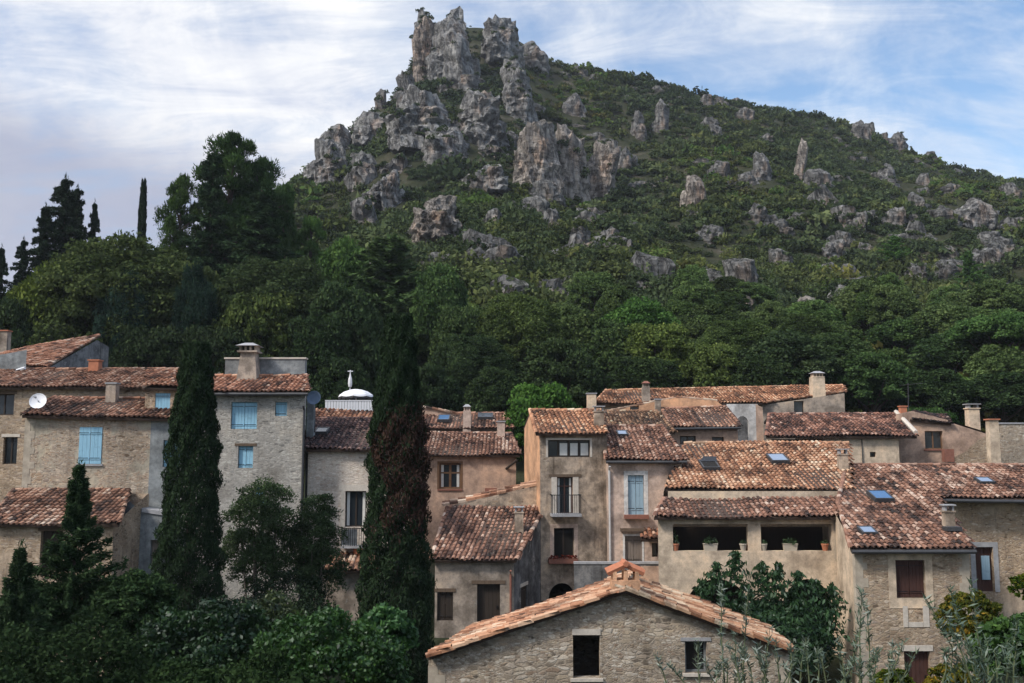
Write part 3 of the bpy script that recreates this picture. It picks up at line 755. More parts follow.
L = Wall(bl, w.A); H.wall(L, 3, [(0, zt(w.A)+.9), (L.L, zt(w.A))], 'beige'); R = Wall(w.B, br); H.wall(R, 3, [(0, zt(w.B)), (R.L, zt(w.B)+.9)], 'bluegrey')
r = roof(H.root, pl, [(22,416),(190,420),(190,400),(55,399)], .42, 'tile', ((3,0),(2,3)), label=None); H.roof = r
chim(H, pl, 112, 402, 384, 10, rf=r, mat='greyplaster', style='rim', capmat='greyslab', taper=1)
# dormer
dpl = Plane(P(143,389,45.4), P(191,389,45.4), .3); dw = front(dpl, (145,189), 400, .22); mbw = MB()
zd = P(150,389,45.4).z; R4 = dw.rect((155,393,170,413)); build_wall(mbw, dw, zd-1.9, zd-.05, [R4], 0, .2)
for q, s_ in ((dw.A, 1), (dw.B, -1)):
    ww = Wall(q+h2*4, q) if s_ > 0 else Wall(q, q+h2*4); build_wall(mbw, ww, zd-1.9, [(0, zd+1.1), (ww.L, zd)] if s_ > 0 else [(0, zd), (ww.L, zd+1.1)], [])
dm = obj('dormer', mbw, [M['ochre2']], H.root); fill_opening(dm, dw, R4, 'shut1', dict(dep=-.03))
roof(dm, dpl, [(142,389),(192,389),(192,371),(146,371)], .5, 'tilewarm', ((1,2),), name='dormer_roof', deck=.1)
# satellite dish
mb = MB(); c = P(38,401,44.9); ax = Vector((.15,-1,.35)).normalized(); a = ax.orthogonal().normalized(); b = ax.cross(a)
rings = [(0,0),(.16,.02),(.30,.05),(.385,.09)]; prev = None
for rr, dd in rings:
    ring = [c + ax*(dd-.06) + (a*math.cos(t*math.pi/9)+b*math.sin(t*math.pi/9))*max(rr,.01) for t in range(18)]
    if prev:
        for t in range(18): mb.face([prev[t], prev[(t+1)%18], ring[(t+1)%18], ring[t]])
    prev = ring
mb.tube([c, c+Vector((0,.25,-.1)), c+Vector((.05,.3,-1.2))], .03, 6, 1); mb.tube([c-b*.4-a*0, c+ax*.45], .015, 5, 1); mb.box(c+ax*.45, (.08,.12,.08), 0, 1)
H.part('satellite_dish', mb, ['dish','greyslab'])
H.done()
# blue grey annex low right
a = P(116,522,43.2); b = P(166,520,43.2); w = Wall(a.xy, b.xy)
H = House('lean_to', 'low blue grey rendered annex between the tiled lean-to and the cypress', (w.A.x+.8, 43.4, 3.2), 'shed')
H.wall(w, 2.6, [w.px(116,532), w.px(128,500), w.px(142,512), w.px(168,516)], 'bluegrey', [dict(px=(150,540,160,565), k='door', mat='shuttergrey')])
H.wall(Wall(w.A+Vector((0,1)), w.A), 2.6, w.px(116,532)[1], 'bluegrey'); H.done()
mb = MB(); mb.prism([w.pt(*w.px(x, y), .06) for x, y in ((142,512),(168,516),(168,512),(142,508))], Vector((0,-.8,0))); H.part('coping', mb, 'greyslab')

# --- tiled lean-to far left
H = simple('lean_to', 'low stone lean-to with steep tiled roof under the wall with blue shutters', ((-12,525,40),(118,525,40)),
   [(-12,525),(119,525),(129,491),(14,491)], (-10,113), 1.8, 'ochre2', 'tile', .48, ops=[dict(px=(40,531,62,572), k='door', mat='darkwood', lintel='lintel')], cat='shed', back=.05)

# --- grey house with blue shutters right of the first cypress
H = simple('stone_house', 'grey stone house with three blue shutters and a tall tapered chimney', ((184,393,43.5),(307,393,43.5)),
   [(184,393),(308,393),(306,377),(190,377)], (186,305), 2.5, 'grey', 'tilewarm', .45, ops=[
   dict(px=(231,402,257,429), k='shut2', dep=-.12), dict(px=(275,402,287,416), k='shut1', dep=-.12),
   dict(px=(238,446,253,468), k='shut2', dep=-.12, lintel='lintel', le=.16, lh=.12), dict(px=(255,487,264,506), k='shut1', dep=-.1)], back=1, gutter=True, skewR=-.27)
pw = Wall(P(225,368,46.9).xy, P(305,368,46.9).xy); mb = MB(); z0, z1 = P(260,380,46.9).z, P(260,359,46.9).z
pw.box(mb, 0, pw.L, z0, z1, -.4, 0); pw.box(mb, -.05, pw.L+.05, z1, z1+.08, -.45, .05, 1); H.part('parapet', mb, ['bluegrey','whitestone'])
b = H.pl.px(249, 378); t = P(249, 353, b.y); chimney(H.roof, b, 22, t.z-b.z, 'greyplaster', 'cap', taper=.66, capmat='greyslab', d=1.0)
mb = MB(); x = H.w.px(303.5, 450)[0]; mb.tube([H.w.pt(x, 14.0, .3), H.w.pt(x, 13.8, .09), H.w.pt(x, 4, .09)], .05, 8); H.part('drainpipe', mb, 'zinc')

# --- pale stone house with french window, white terrace
H = simple('stone_house', 'pale stone house with dark roof and french window beside the second cypress', ((306,450,44.5),(395,450,44.5)),
   [(306,450),(396,450),(390,420),(311,420)], (308,392), 2.8, 'light', 'tiledark', .45, ops=[
   dict(px=(345,491,366,527), k='win', mat='darkwood', curtain='sides', surround='whitestone', st=.2, lintel='whitestone', lh=.3, le=.3)], back=1)
skylight(H.roof, H.pl, (317,433,327,437), 'glass')
p2 = Plane(P(311,419,50.2), P(392,419,50.2), .28); roof(H.roof, p2, [(311,419),(392,419),(388,411.5),(314,411.5)], .55, 'tilewarm', name='upper_tiles', deck=.1)
mb = MB(); w = H.w; a, b, c, d = w.rect((343,527,368,545)); w.box(mb, a, b, c-.1, c, 0, .55, 1)
for q in range(12): x = a+.03+(b-a-.06)*q/11; w.box(mb, x-.012, x+.012, c, d, .5, .524, 0)
w.box(mb, a, b, d-.04, d, .49, .535, 0); w.box(mb, a, a+(b-a)*.62, c+.04, d-.06, .47, .485, 2); H.part('balcony', mb, ['iron','greyslab','bluegrey'])
p3 = Plane(P(326,572,43.3), P(378,572,43.3), .4); roof(H.root, p3, [(326,572),(380,572),(378,553),(330,553)], .55, 'tile', name='porch_roof')
mb = MB()
w.box(mb, *[w.px(330,580)[0], w.px(378,580)[0]], 2.8, p3.o.z-.15, 0, .95); H.part('porch', mb, 'greyplaster')
mb = MB(); c = P(314,398,44.9); 
for k, (rr, dd) in enumerate(((.28,0),(.3,.03),(.42,.09))): pass
mb.lathe((0,0,0), [(.02,0),(.19,.02),(.32,.08),(.33,.08),(.2,.0),(.02,-.02)], 16); R_ = Matrix.Rotation(math.radians(80), 3, 'X'); mb.v = [tuple(R_ @ Vector(v) + c) for v in mb.v]
mb.tube([c+Vector((0,.02,0)), c+Vector((0,.3,-.1)), c+Vector((0,.3,-1.6))], .03, 6, 1); H.part('satellite_dish', mb, ['dishgrey','iron'])
ww = Wall(P(307,405,46).xy, P(314,405,46).xy); mb = MB(); ww.box(mb, 0, ww.L, 9, ww.px(310,399)[1], -.4, 0); H.part('side_pier', mb, 'bluegrey')
# terrace fence + parasols
H = House('terrace_fence', 'white board fence of the roof terrace under the parasol', P(350,412,53), 'fence')
w = Wall(P(325,405,53).xy, P(392,405,53).xy); z0, z1 = P(350,413.5,53).z, P(350,401,53).z; mb = MB(); n = 24
for q in range(n): w.box(mb, w.L*q/n+.01, w.L*(q+1)/n-.01, z0, z1, -.03, 0)
H.part('boards', mb, 'whitepaint'); mb = MB(); w.box(mb, 0, w.L, z1, z1+.05, -.05, .02); w.box(mb, 0, w.L, z0+.2, z0+.27, -.07, -.031); H.part('rail', mb, 'whitepaint')
c = P(356,399,54.6); tb = thing('parasol', 'open white parasol with scalloped valance on the roof terrace', 'parasol', (c.x, c.y, c.z-2.2))
mb = MB(); R0 = 17.5/F*54.6; zt_ = P(356,389,54.6).z-c.z; n = 8
ap = c+Vector((0,0,zt_))
prof = [(0.02,zt_),(R0*.35,zt_*.93),(R0*.7,zt_*.72),(R0*.95,zt_*.42),(R0,zt_*.25)]
for k in range(n):
    for s_ in range(4):
        for (r1, z1_), (r2, z2_) in zip(prof[:-1], prof[1:]):
            A1, A2 = 2*math.pi*(k+s_/4)/n, 2*math.pi*(k+(s_+1)/4)/n
            sg = lambda s: -.05*math.sin(math.pi*s)
            f = lambda r_, z_, A_, s: c + Vector((r_*math.cos(A_), r_*math.sin(A_), z_+sg(s)*r_/R0))
            mb.face([f(r1,z1_,A1,s_/4), f(r2,z2_,A1,s_/4), f(r2,z2_,A2,(s_+1)/4), f(r1,z1_,A2,(s_+1)/4)])
obj('canopy', mb, M['canvas'], tb)
mb = MB()
for k in range(8):
    A1, A2 = 2*math.pi*(k+.06)/8, 2*math.pi*(k+.94)/8; r_ = R0*1.0
    mb.face([c+Vector((r_*math.cos(A1), r_*math.sin(A1), zt_*.22)), c+Vector((r_*math.cos(A2), r_*math.sin(A2), zt_*.22)), c+Vector((r_*math.cos(A2), r_*math.sin(A2), 0)), c+Vector((r_*math.cos(A1), r_*math.sin(A1), 0))])
obj('valance', mb, M['zinc'], tb)
mb = MB(); mb.tube([c+Vector((0,0,-2.2)), ap], .03, 8); obj('pole', mb, M['whitepaint'], tb)
c = P(350,388.5,57); tb = thing('parasol', 'closed white parasol standing upright above the open one', 'parasol', (c.x, c.y, c.z-2.0))
hh = P(350,370,57).z-c.z; mb = MB(); mb.lathe(c, [(.05,.06),(.10,.10),(.125,.3),(.11,.55),(.06,.74),(.05,.8),(.02,hh*.86)], 8); obj('canopy', mb, M['canvas'], tb)
mb = MB(); mb.tube([c+Vector((0,0,-2)), c+Vector((0,0,hh))], .03, 6); mb.tube([c+Vector((-.16,0,hh*.93)), c+Vector((.16,0,hh*.93))], .03, 6); obj('pole', mb, M['whitepaint'], tb)
c = P(359,553,43.6); pr = p3.px(359,556); mb = MB(); mb.lathe((pr.x, pr.y-.05, pr.z+.02), [(.17,0),(.25,.12),(.27,.3),(.24,.34),(.2,.3)], 14)
tag(obj('terracotta_pot', mb, M['terra'], origin=pr), 'round orange terracotta pot below the french window balcony', 'pot')

# --- upper roof house behind the second cypress
H = simple('tiled_house', 'upper house with two skylights and mossy roof end behind the cypress', ((405,429,60),(513,429,60)),
   [(405,429),(514,429),(505,414),(409,414)], (408,511), 7, 'greyplaster', 'tile', .5, back=2)
skylight(H.roof, H.pl, (439,419,449,423.5), 'glassblue'); skylight(H.roof, H.pl, (479,417,492,421), 'glass')
chim(H, H.pl, 467, 428, 412, 8, mat='pink', style='cap', capmat='greyslab')
w = Wall(P(421,410,63).xy, P(456,410,63).xy); H = House('gable_wall', 'low orange gable wall sloping down behind the upper roof', P(438,420,63)-Vector((0,0,3)), 'wall')
H.wall(w, 8, [w.px(421,407), w.px(456,414)], 'orange'); H.done(); tile_row(H.root, w.pt(*w.px(420,406.5)), w.pt(*w.px(457,413.5)))
# --- house with wooden cross window
H = simple('plaster_house', 'orange rendered house with a wooden cross window behind the cypress', ((410,455,55),(519,456,55)),
   [(410,455),(520,456),(511,434),(414,434)], (412,516), 6, 'orange', 'tile', .58, ops=[
   dict(px=(439,463,461,489), k='win', mat='brownwood', grid=(2,2), curtain='sides', t=.11, surround='brownwood', st=.1, sill='terrad')], back=1)
chim(H, H.pl, 501, 438, 422, 8, mat='pink', style='rim', capmat='greyslab')
mb = MB(); w = H.w; mb.tube([w.pt(*w.px(506,469), .05), w.pt(*w.px(517,460), .5)], .07, 6); H.part('brace', mb, 'darkwood')
mb = MB(); w.box(mb, *w.rect((485,488,498,491)), 0, .3); H.part('ledge', mb, 'terrad')

# --- low house with plank door, dark side wall
pl = Plane(P(433,561,44), P(515,561,44), .38); H = House('stone_house', 'low grey house with dark plank door and dark shade-coloured side wall', P(475,625,45)-Vector((0,0,.5)))
w = front(pl, (435,514), 575, .3); zt = lambda p: pl.z(p.x, p.y)-.1
H.wall(w, 2.5, [(0, zt(w.A)), (w.L, zt(w.B))], 'greyplaster', [dict(px=(477,584,500,630), k='door', lintel='lintel', le=.25, lh=.16),
   dict(px=(437,592,453,621), k='shut2', mat='darkwood', lintel='lintel', dep=-.1)])
br = P(546,560,49.2).xy; R = Wall(w.B, br); H.wall(R, 2.5, [(0, zt(w.B)), (R.L, zt(br))], 'darkgrey', [dict(px=(521,586,527,612), k='shut1', mat='darkwood', lintel='whitestone', dep=-.05)])  # darker render here: the shade on this side is put into its colour
bl = w.A+Vector((.3,5.0)); L = Wall(bl, w.A); H.wall(L, 2.5, [(0, zt(bl)), (L.L, zt(w.A))], 'greyplaster')
H.roof = roof(H.root, pl, [(431,561),(516,561),(544,509),(447,509)], .5, 'tile', ((1,2),(3,0)), skew=.16)
pts = [pl.px(*q) for q in ((447,509),(544,509))]; pw = Wall(P(445,500,49.6).xy, P(545,500,49.6).xy)
H.wall(pw, 6, [pw.px(445,507), pw.px(543,484)], 'old'); H.done()
tile_row(H.root, pw.pt(*pw.px(443,506), -.12), pw.pt(*pw.px(545,482.5), -.12), .6, 'tilewarm', .17); tile_row(H.root, pw.pt(*pw.px(443,504), -.32), pw.pt(*pw.px(545,480.5), -.32), .6, 'tile', .17)
chim(H, pl, 519, 532, 513, 9, mat='old', style='slab', capmat='greyslab')
mb = MB(); x = w.L-.15; mb.tube([w.pt(x, 6.6, .25), w.pt(x, 6.4, .07), w.pt(x, 2.5, .07)], .05, 6); H.part('drainpipe', mb, 'terrad')

# --- tall house with two windows and a balcony
H = simple('tall_house', 'tall narrow weathered house with iron balcony and orange left flank', ((537,434,48),(606,434,48.4)),
   [(536,434),(606,434),(602,411),(530,411)], (540,607), 3.5, 'old', 'tilewarm', .55, slope=.33, skewL=-.0, sideL='orange2', ops=[
   dict(px=(548,440,590,457), k='win', grid=(4,1), curtain='all', mat='darkwood', surround='whitestone', st=.1),
   dict(px=(557,477,573,514), k='win', mat='redwood', grid=(2,2), zm=.75, curtain='sides', surround='whitestone', st=.28, lintel='lintel', lh=.14, le=.42),
   dict(px=(554,528,574,558), k='win', mat='darkwood', glass='void', surround='pink', st=.2),
   dict(px=(549,583,575,640), k='void', arch=.7)])
w = H.w; mb = MB(); a, b, c, d = w.rect((550,494,579,513)); w.box(mb, a, b, c-.14, c, 0, .7, 1)
for q in range(15): x = a+.03+(b-a-.06)*q/14; w.box(mb, x-.011, x+.011, c, d, .65, .672)
for o_ in (.2,.42): 
    for x in (a+.02, b-.04): w.box(mb, x, x+.02, c, d, o_, o_+.02)
w.box(mb, a, b, d-.04, d, .64, .68); w.box(mb, a, a+.04, d-.04, d, 0, .64); w.box(mb, b-.04, b, d-.04, d, 0, .64); H.part('balcony', mb, ['iron','greyslab'])
chim(H, H.pl, 599, 426, 412, 10, mat='old', style='slab', capmat='greyslab')
a, b, c, d = w.rect((548,557,577,563)); mb = MB(); w.box(mb, a, b, c, d-.06, .01, .3)
fbt = w.pt((a+b)/2, c, .15); fb = thing('flower_box', 'dark red flower box under the middle window of the tall house', 'flower box', fbt)
obj('box', mb, M['terrad'], fb)
cc = np.array([w.pt(random.uniform(a+.05, b-.05), d+random.uniform(-.08,.1), random.uniform(.02,.32)) for _ in range(160)])

# --- pinkish house with tall blue shutters
H2 = simple('plaster_house', 'pinkish rendered house with tall faded blue shutters and white downpipe', ((607,461,47.5),(686,461,47.5)),
   [(606,461),(687,461),(662,427),(603,427)], (608,682), 3.5, 'pink', 'tile', .55, slope=.33, ops=[
   dict(px=(628,475,644,515), k='shut2', mat='shutter2', dep=-.1, surround='white', st=.2),
   dict(px=(625,536,642,564), k='shut2', mat='shuttergrey', dep=-.1, surround='white', st=.1), dict(px=(652,543,658,557), k='win', mat='darkwood', grid=(1,1))], gutter=True)
w = H2.w; skylight(H2.roof, H2.pl, (618,435.5,626,439), 'glasspale')
mb = MB(); w.box(mb, *w.rect((624,514.5,648,518.5)), 0, .3); H2.part('sill_ledge', mb, 'terrad')
mb = MB(); w.box(mb, *w.rect((620,528,644,531)), 0, .3); H2.part('hood_beam', mb, 'lintel')
mb = MB(); x = w.px(609.5, 500)[0]; mb.tube([w.pt(x, 11.2, .3), w.pt(x, 11.0, .08), w.pt(x, 6.4, .08)], .055, 8); H2.part('drainpipe', mb, 'pipe')
p3 = Plane(P(642,540,46.9), P(662,540,46.9), .4); roof(H2.root, p3, [(641,540),(662,540),(662,528),(644,528)], .55, 'tilewarm', name='hood_roof')
w = Wall(P(574,580,46.4).xy, P(662,580,46.4).xy); H = House('garden_wall', 'dark stained garden wall below the blue shuttered door', P(620,605,46.4)-Vector((0,0,1)), 'wall')
H.wall(w, 3, w.px(610,564)[1], 'darkgrey'); H.done(); mb = MB(); w.box(mb, 0, w.L, w.px(610,564)[1], w.px(610,562)[1], -.3, .04); H.part('coping', mb, 'greyslab')
mb = MB(); w.box(mb, *w.rect((641,566,659,610)), -.02, .05); H.part('buttress', mb, 'orange')

# --- loggia house
p1 = Plane(P(655,518,42), P(842,518,42), .3); p2 = Plane(P(667,491,44.8), P(850,489,44.8), .3)
H = House('loggia_house', 'cream house with a two bay loggia over dark arches and broad stepped roof', P(750,600,45)-Vector((0,0,1)))
w = front(p1, (658,846), 530, .35)
ops = [dict(px=(673,524,748,551)), dict(px=(761,524,832,551)), dict(px=(684,579,752,660), arch=1.5), dict(px=(783,579,834,660), arch=1.4)]
H.wall(w, 1.5, [(0, p1.z(*w.A)-.1), (w.L, p1.z(*w.B)-.1)], 'cream', ops); hh = Vector((0, 1))
z2 = p2.o.z; yb = 44.9
for s_, q in ((1, w.A), (-1, w.B)):
    k_ = .26 if s_ > 0 else 0; e = q+hh*(yb-q.y)+Vector((k_*(yb-q.y), 0)); f = q+hh*(52-q.y)+Vector((k_*(52-q.y), 0))
    if s_ > 0: H.wall(Wall(e, q), 1.5, [(0, p1.z(*e)), ((e-q).length, p1.z(*q)-.1)], 'cream'); H.wall(Wall(f, e), 1.5, [(0, p2.z(*f)-.1), ((f-e).length, p2.z(*e)-.1)], 'cream')
    else: H.wall(Wall(q, e), 1.5, [(0, p1.z(*q)-.1), ((e-q).length, p1.z(*e))], 'cream'); H.wall(Wall(e, f), 1.5, [(0, p2.z(*e)-.1), ((f-e).length, p2.z(*f)-.1)], 'cream')
w5 = Wall(P(668,494,44.66).xy, P(845,494,44.66).xy); H.wall(w5, 8.5, z2-.0, 'cream')
w6 = Wall(w.A+hh*3.2+Vector((1.0,0)), w.B+hh*3.2); H.wall(w6, 1.5, 9.3, 'darkwood'); H.done()  # loggia back wall coloured dark to stand in for interior shade
mb = MB(); zf = w.rect((673,524,748,551))[2]-.9; w.box(mb, 1.0, w.L-.05, zf-.15, zf, -3.1, -.31); H.part('loggia_floor', mb, 'greyslab')
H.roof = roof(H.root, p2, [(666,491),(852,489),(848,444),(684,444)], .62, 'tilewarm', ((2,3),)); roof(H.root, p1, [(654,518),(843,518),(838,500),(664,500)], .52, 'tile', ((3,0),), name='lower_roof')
skylight(H.roof, p2, (770,459,785,465.5), 'glasspale')
skylight(H.roof, p2, (702,465,716,472.5), 'void'); chim(H, p2, 843, 470, 455, 9, mat='old', style='slab', capmat='greyslab')
mb = MB(); mb.prism([p2.at(*p2.uv(p2.px(x, y)), .3) for x, y in ((700,467),(717,467),(716,462),(703,462))], p2.n*.05); obj('hatch', mb, M['iron'], H.roof)
LOG = w; zs_ = w.rect((673,524,748,551))[2]
def loggia_pot(px, kind, mat, label):
    s_ = LOG.px(px, 549)[0]; c = LOG.pt(s_, zs_+.001, -.13); tb = thing('flower_pot' if kind == 'pot' else 'planter', label, kind if kind == 'pot' else 'planter', c); mb = MB()
    if kind == 'pot': mb.lathe(c, [(.1,0),(.15,.24),(.17,.25),(.17,.31),(.14,.31),(.12,.26)], 12); r_, hgt = .16, .3
    else:
        mb.hexa([c+Vector((x, y, z)) for z, k in ((0,.9),(.28,1)) for x, y in ((-.3*k,-.11*k),(.3*k,-.11*k),(.3*k,.11*k),(-.3*k,.11*k))]); mb.box(c+Vector((0,0,.295)), (.64,.26,.03)); r_, hgt = .28, .3
    obj('pot', mb, M[mat], tb); return tb, c+Vector((0,0,hgt)), r_
POTS = [loggia_pot(676,'pot','terra','leftmost terracotta pot with tall plant on the loggia sill'), loggia_pot(711,'planter','potwhite','pale planter with trailing greenery in the left loggia bay'),
        loggia_pot(744,'pot','potwhite','pale pot on the sill just left of the loggia pillar'), loggia_pot(764.5,'pot','potwhite','pale pot on the sill just right of the loggia pillar'),
        loggia_pot(791,'planter','potwhite','long pale planter in the middle of the right loggia bay'), loggia_pot(826,'pot','terra','terracotta pot at the right end of the loggia sill')]

# --- big L-shaped house at the right
pl = Plane(P(853,550,38), P(974,550,38), .3)
H = House('stone_house', 'big ochre stone house with red brown shutter and L-shaped mottled roof at right', P(930,680,40)-Vector((0,0,.3)))
w = front(pl, (855,969), 562, .35); zt = lambda p: pl.z(p[0], p[1])-.1
H.wall(w, 1, [(0, zt(w.A)), (w.L, zt(w.B))], 'ochre', [
   dict(px=(896,560,925,598), k='shut2', mat='redwood', dep=-.14, surround='cream', st=.3, foot=1), dict(px=(905,651,931,704), k='door', mat='redwood', lintel='whitestone', lh=.22, le=.12)])
mb = MB()
for r_ in ((903,606,908,627),(923,606,929,627),(908,622,923,627)): w.box(mb, *w.rect(r_), -.05, .02)
H.part('blocked_window_stones', mb, 'whitestone')
quoins(H, w, 1.5, zt(w.A)-.1, True, 'quoin'); quoins(H, w, 1.5, zt(w.B)-.1, False, 'quoin')
bl = P(837.5,580,42.2).xy; L = Wall(bl, w.A); H.wall(L, 1, [(0, zt(bl)), (L.L, zt(w.A))], 'cream')
c_ = Vector((w.B.x+.2, 44.3)); R = Wall(w.B, c_); H.wall(R, 1, [(0, zt(w.B)), (R.L, zt(c_))], 'ochre')
d_ = P(1110,520,44.3).xy; F2 = Wall(c_, d_); H.wall(F2, 1, zt(c_)-.02, 'ochre2', [dict(px=(976,547,994,592), k='door', mat='redwood', surround='greyslab', st=.22)])
bk = Wall(Vector((d_.x, 48.6)), Vector((bl.x, 48.6))); H.wall(bk, 1, 11.0, 'ochre'); H.done()
H.roof = roof(H.root, pl, [(851,550),(975,550),(938,499),(1110,501.5),(1110,466),(846,466),(838,503)], .52, 'tile', ((6,0),(4,5),(5,6)), spread=.24)
mb = MB(); mb.prism([pl.px(846,466), pl.px(1110,466), pl.px(1110,466)+Vector((0,2.5,-.8)), pl.px(846,466)+Vector((0,2.5,-.8))], Vector((0,0,.12))); obj('back_slope', mb, M['tile'], H.roof)
mb = MB(); mb.tube([pl.at(*pl.uv(pl.px(851,550)))+Vector((0,-.08,-.06)), pl.px(975,550)+Vector((0,-.08,-.06))], .08, 8); H.part('gutter', mb, 'zinc')
mb = MB(); mb.tube([pl.px(939,499)+Vector((0,-.08,-.06)), pl.px(1110,501.5)+Vector((0,-.08,-.06))], .08, 8); H.part('gutter', mb, 'zinc')
skylight(H.roof, pl, (872,496.5,888,504), 'glassblue'); skylight(H.roof, pl, (861,533,873,538.5), 'glasspale'); skylight(H.roof, pl, (978,483,990,487), 'glasspale')
chim(H, pl, 949, 530, 512, 10, mat='old', style='slab', capmat='greyslab')
mb = MB(); q = pl.px(949, 531); mb.box((q.x, q.y-.3, q.z+.12), (.6,.5,.16)); obj('flashing', mb, M['zinc'], H.roof)
mb = MB(); w2 = F2; w2.box(mb, *w2.rect((983,556,991,580)), -.15, -.1); H.part('hanging_cloth', mb, 'shutter2')

# --- back row
pl = Plane(P(594,404,66), P(764,403,66), .27); H = House('long_house', 'long low house with red tiled roof highest in the row, tall capped chimney', P(700,403,68)-Vector((0,0,6)))
w = Wall(P(597,410,66.3).xy, P(763,410,66.3).xy); H.wall(w, 8, pl.o.z-.1, 'cream')
w2 = Wall(P(763,410,66.3).xy, P(845,410,66.3).xy); H.wall(w2, 8, [w2.px(763,405), w2.px(845,393)], 'greyplaster', [dict(px=(794,401,804,415), k='win', mat='darkwood', grid=(1,1))])
R = Wall(w2.B, w2.B+Vector((.6,4.5))); H.wall(R, 8, w2.px(845,394)[1], 'greyplaster'); L = Wall(w.A+Vector((0,4.5)), w.A); H.wall(L, 8, [(0, pl.o.z+1), (4.5, pl.o.z-.1)], 'cream'); H.done()
H.roof = roof(H.root, pl, [(594,404.5),(762,403.5),(846,392),(842,386),(606,391)], .48, 'tilewarm', ((1,2),(2,3),(3,4),(4,0)))
chim(H, pl, 591.5, 404, 394, 9, mat='cream', style='rim', capmat='greyslab', taper=1); chim(H, pl, 646, 402, 388, 8, mat='greyplaster', style='cap', capmat='terrad')
chim(H, pl, 817.5, 396, 378, 13, mat='cream', style='cap', capmat='greyslab')
# ochre gable band
w = Wall(P(600,405,61.5).xy, P(727,405,61.5).xy); H = House('gable_house', 'ochre gable wall with a shallow pitched top between the stacked roofs', P(660,420,62)-Vector((0,0,4)))
H.wall(w, 8, [w.px(600,413), w.px(676,397.5), w.px(716,400.5), w.px(727,409)], 'orange2', [dict(px=(630,406,639,411), k='win', mat='brownwood', grid=(1,1))]); H.done()
tile_row(H.root, w.pt(*w.px(599,413), -.1), w.pt(*w.px(676,397.5), -.1), .8, 'tile', .12); tile_row(H.root, w.pt(*w.px(676,397.5), -.1), w.pt(*w.px(717,400.5), -.1), .8, 'tile', .12)
chimney(H.root, P(658,414,61), 6, .9, 'greyplaster', 'rim', capmat='greyslab')
# low roof with two dark windows
H = simple('tiled_house', 'small house with overhanging roof and two dark windows in the middle of the roofs', ((671,428,57),(740,427,57)),
   [(670,428),(741,427),(725,407.5),(662,409.5)], (672,738), 8, 'orange', 'tile', .45, ops=[dict(px=(680,436,696,444), k='win', mat='darkwood', grid=(2,1)), dict(px=(712,437,724,443), k='win', mat='darkwood', grid=(1,1))], back=1, gutter=True)
w = Wall(P(727,420,62.5).xy, P(758,420,62.5).xy); H = House('white_house', 'bluish white house front with dark arched opening', P(743,432,63)-Vector((0,0,1)))
H.wall(w, 8, w.px(740,404)[1], 'white', [dict(px=(736,416,749,440), arch=.6)]); p = Wall(P(756,420,61.8).xy, P(763,420,61.8).xy); H.wall(p, 8, [p.px(756,404), p.px(763,408)], 'orange'); 
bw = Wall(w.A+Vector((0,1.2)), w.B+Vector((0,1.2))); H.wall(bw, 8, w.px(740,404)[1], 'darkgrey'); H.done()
H = simple('tiled_house', 'narrow tiled roof tucked behind the tall weathered house', ((600,433,54),(674,433,54)), [(599,433),(675,433),(657,412),(606,412)], (602,672), 8, 'cream', 'tile', .5, back=1)
H = simple('plaster_house', 'cream house with two tiny square windows under a dark broad roof', ((767,437,54),(916,437,54)), [(766,437),(917,437),(897,414.5),(769,415)], (824,899), 8, 'cream', 'tile', .4,
   ops=[dict(px=(837,445,848,453), k='win', mat='darkwood', grid=(1,1)), dict(px=(870,452,876,457), k='win', mat='darkwood', grid=(1,1))], back=1)
mb = MB(); w = H.w; w0 = Wall(P(768,445,55.5).xy, P(824,445,55.5).xy); w0.box(mb, 0, w0.L, 8, H.pl.o.z-.1, -.3, 0); H.part('recessed_wall', mb, 'old')
mb = MB(); mb.tube([H.pl.px(896,415)+Vector((0,0,.2)), H.pl.px(916,436)+Vector((0,0,.2))], .13, 6); obj('verge', mb, M['whitestone'], H.roof)
mb = MB(); q = w.px(862, 450)[0]; mb.tube([w.pt(q, 12.6, .05), w.pt(q, 11, .05)], .03, 5); H.part('drainpipe', mb, 'zinc')
# ochre house with a brown window, ruin slope
w = Wall(P(897,440,57).xy, P(986,440,57).xy); H = House('plaster_house', 'ochre house with a brown two leaf window beneath a short dark tile hood', P(935,462,58)-Vector((0,0,1.5)))
H.wall(w, 8, [w.px(897,414), w.px(912,411), w.px(948,420), w.px(986,432)], 'orange', [dict(px=(925,431,943,449), k='win', mat='brownwood', grid=(2,1), sill='terrad')])
H.wall(Wall(w.B, w.B+Vector((0,4))), 8, 12.8, 'orange'); bk = Wall(w.B+Vector((0,4)), w.A+Vector((0,4))); H.wall(bk, 8, 13, 'orange'); H.done()
ph = Plane(P(911,421,56.6), P(951,425,56.6), .3); H.roof = roof(H.root, ph, [(910,420),(951,424),(946,415),(913,411)], .3, 'tiledark', ((1,2),))
mb = MB(); mb.prism([w.pt(*w.px(948,420)), w.pt(*w.px(986,432)), w.pt(*w.px(986,432))+Vector((0,4,0)), w.pt(*w.px(948,420))+Vector((0,4,0))], Vector((0,0,.1))); H.part('side_roof', mb, 'terrad')
chimney(H.root, P(903,416,58), 6.5, .55, 'terra', 'rim', capmat='terra'); b = P(973,429,58); chimney(H.root, b, 11, P(973,409,58).z-b.z, 'cream', 'slab', capmat='greyslab')
w = Wall(P(944,450,55.3).xy, P(990,450,55.3).xy); H = House('ruined_wall', 'crumbling ochre stone wall sloping up to the tall chimney', P(967,466,55.3)-Vector((0,0,2)), 'wall')
H.wall(w, 8, [w.px(944,462), w.px(952,458), w.px(965,452), w.px(978,440), w.px(990,434)], 'ochre'); H.done(); mb = MB(); w.box(mb, *w.rect((944,449,954,462)), -.3, .04); H.part('brick_pier', mb, 'terrad')
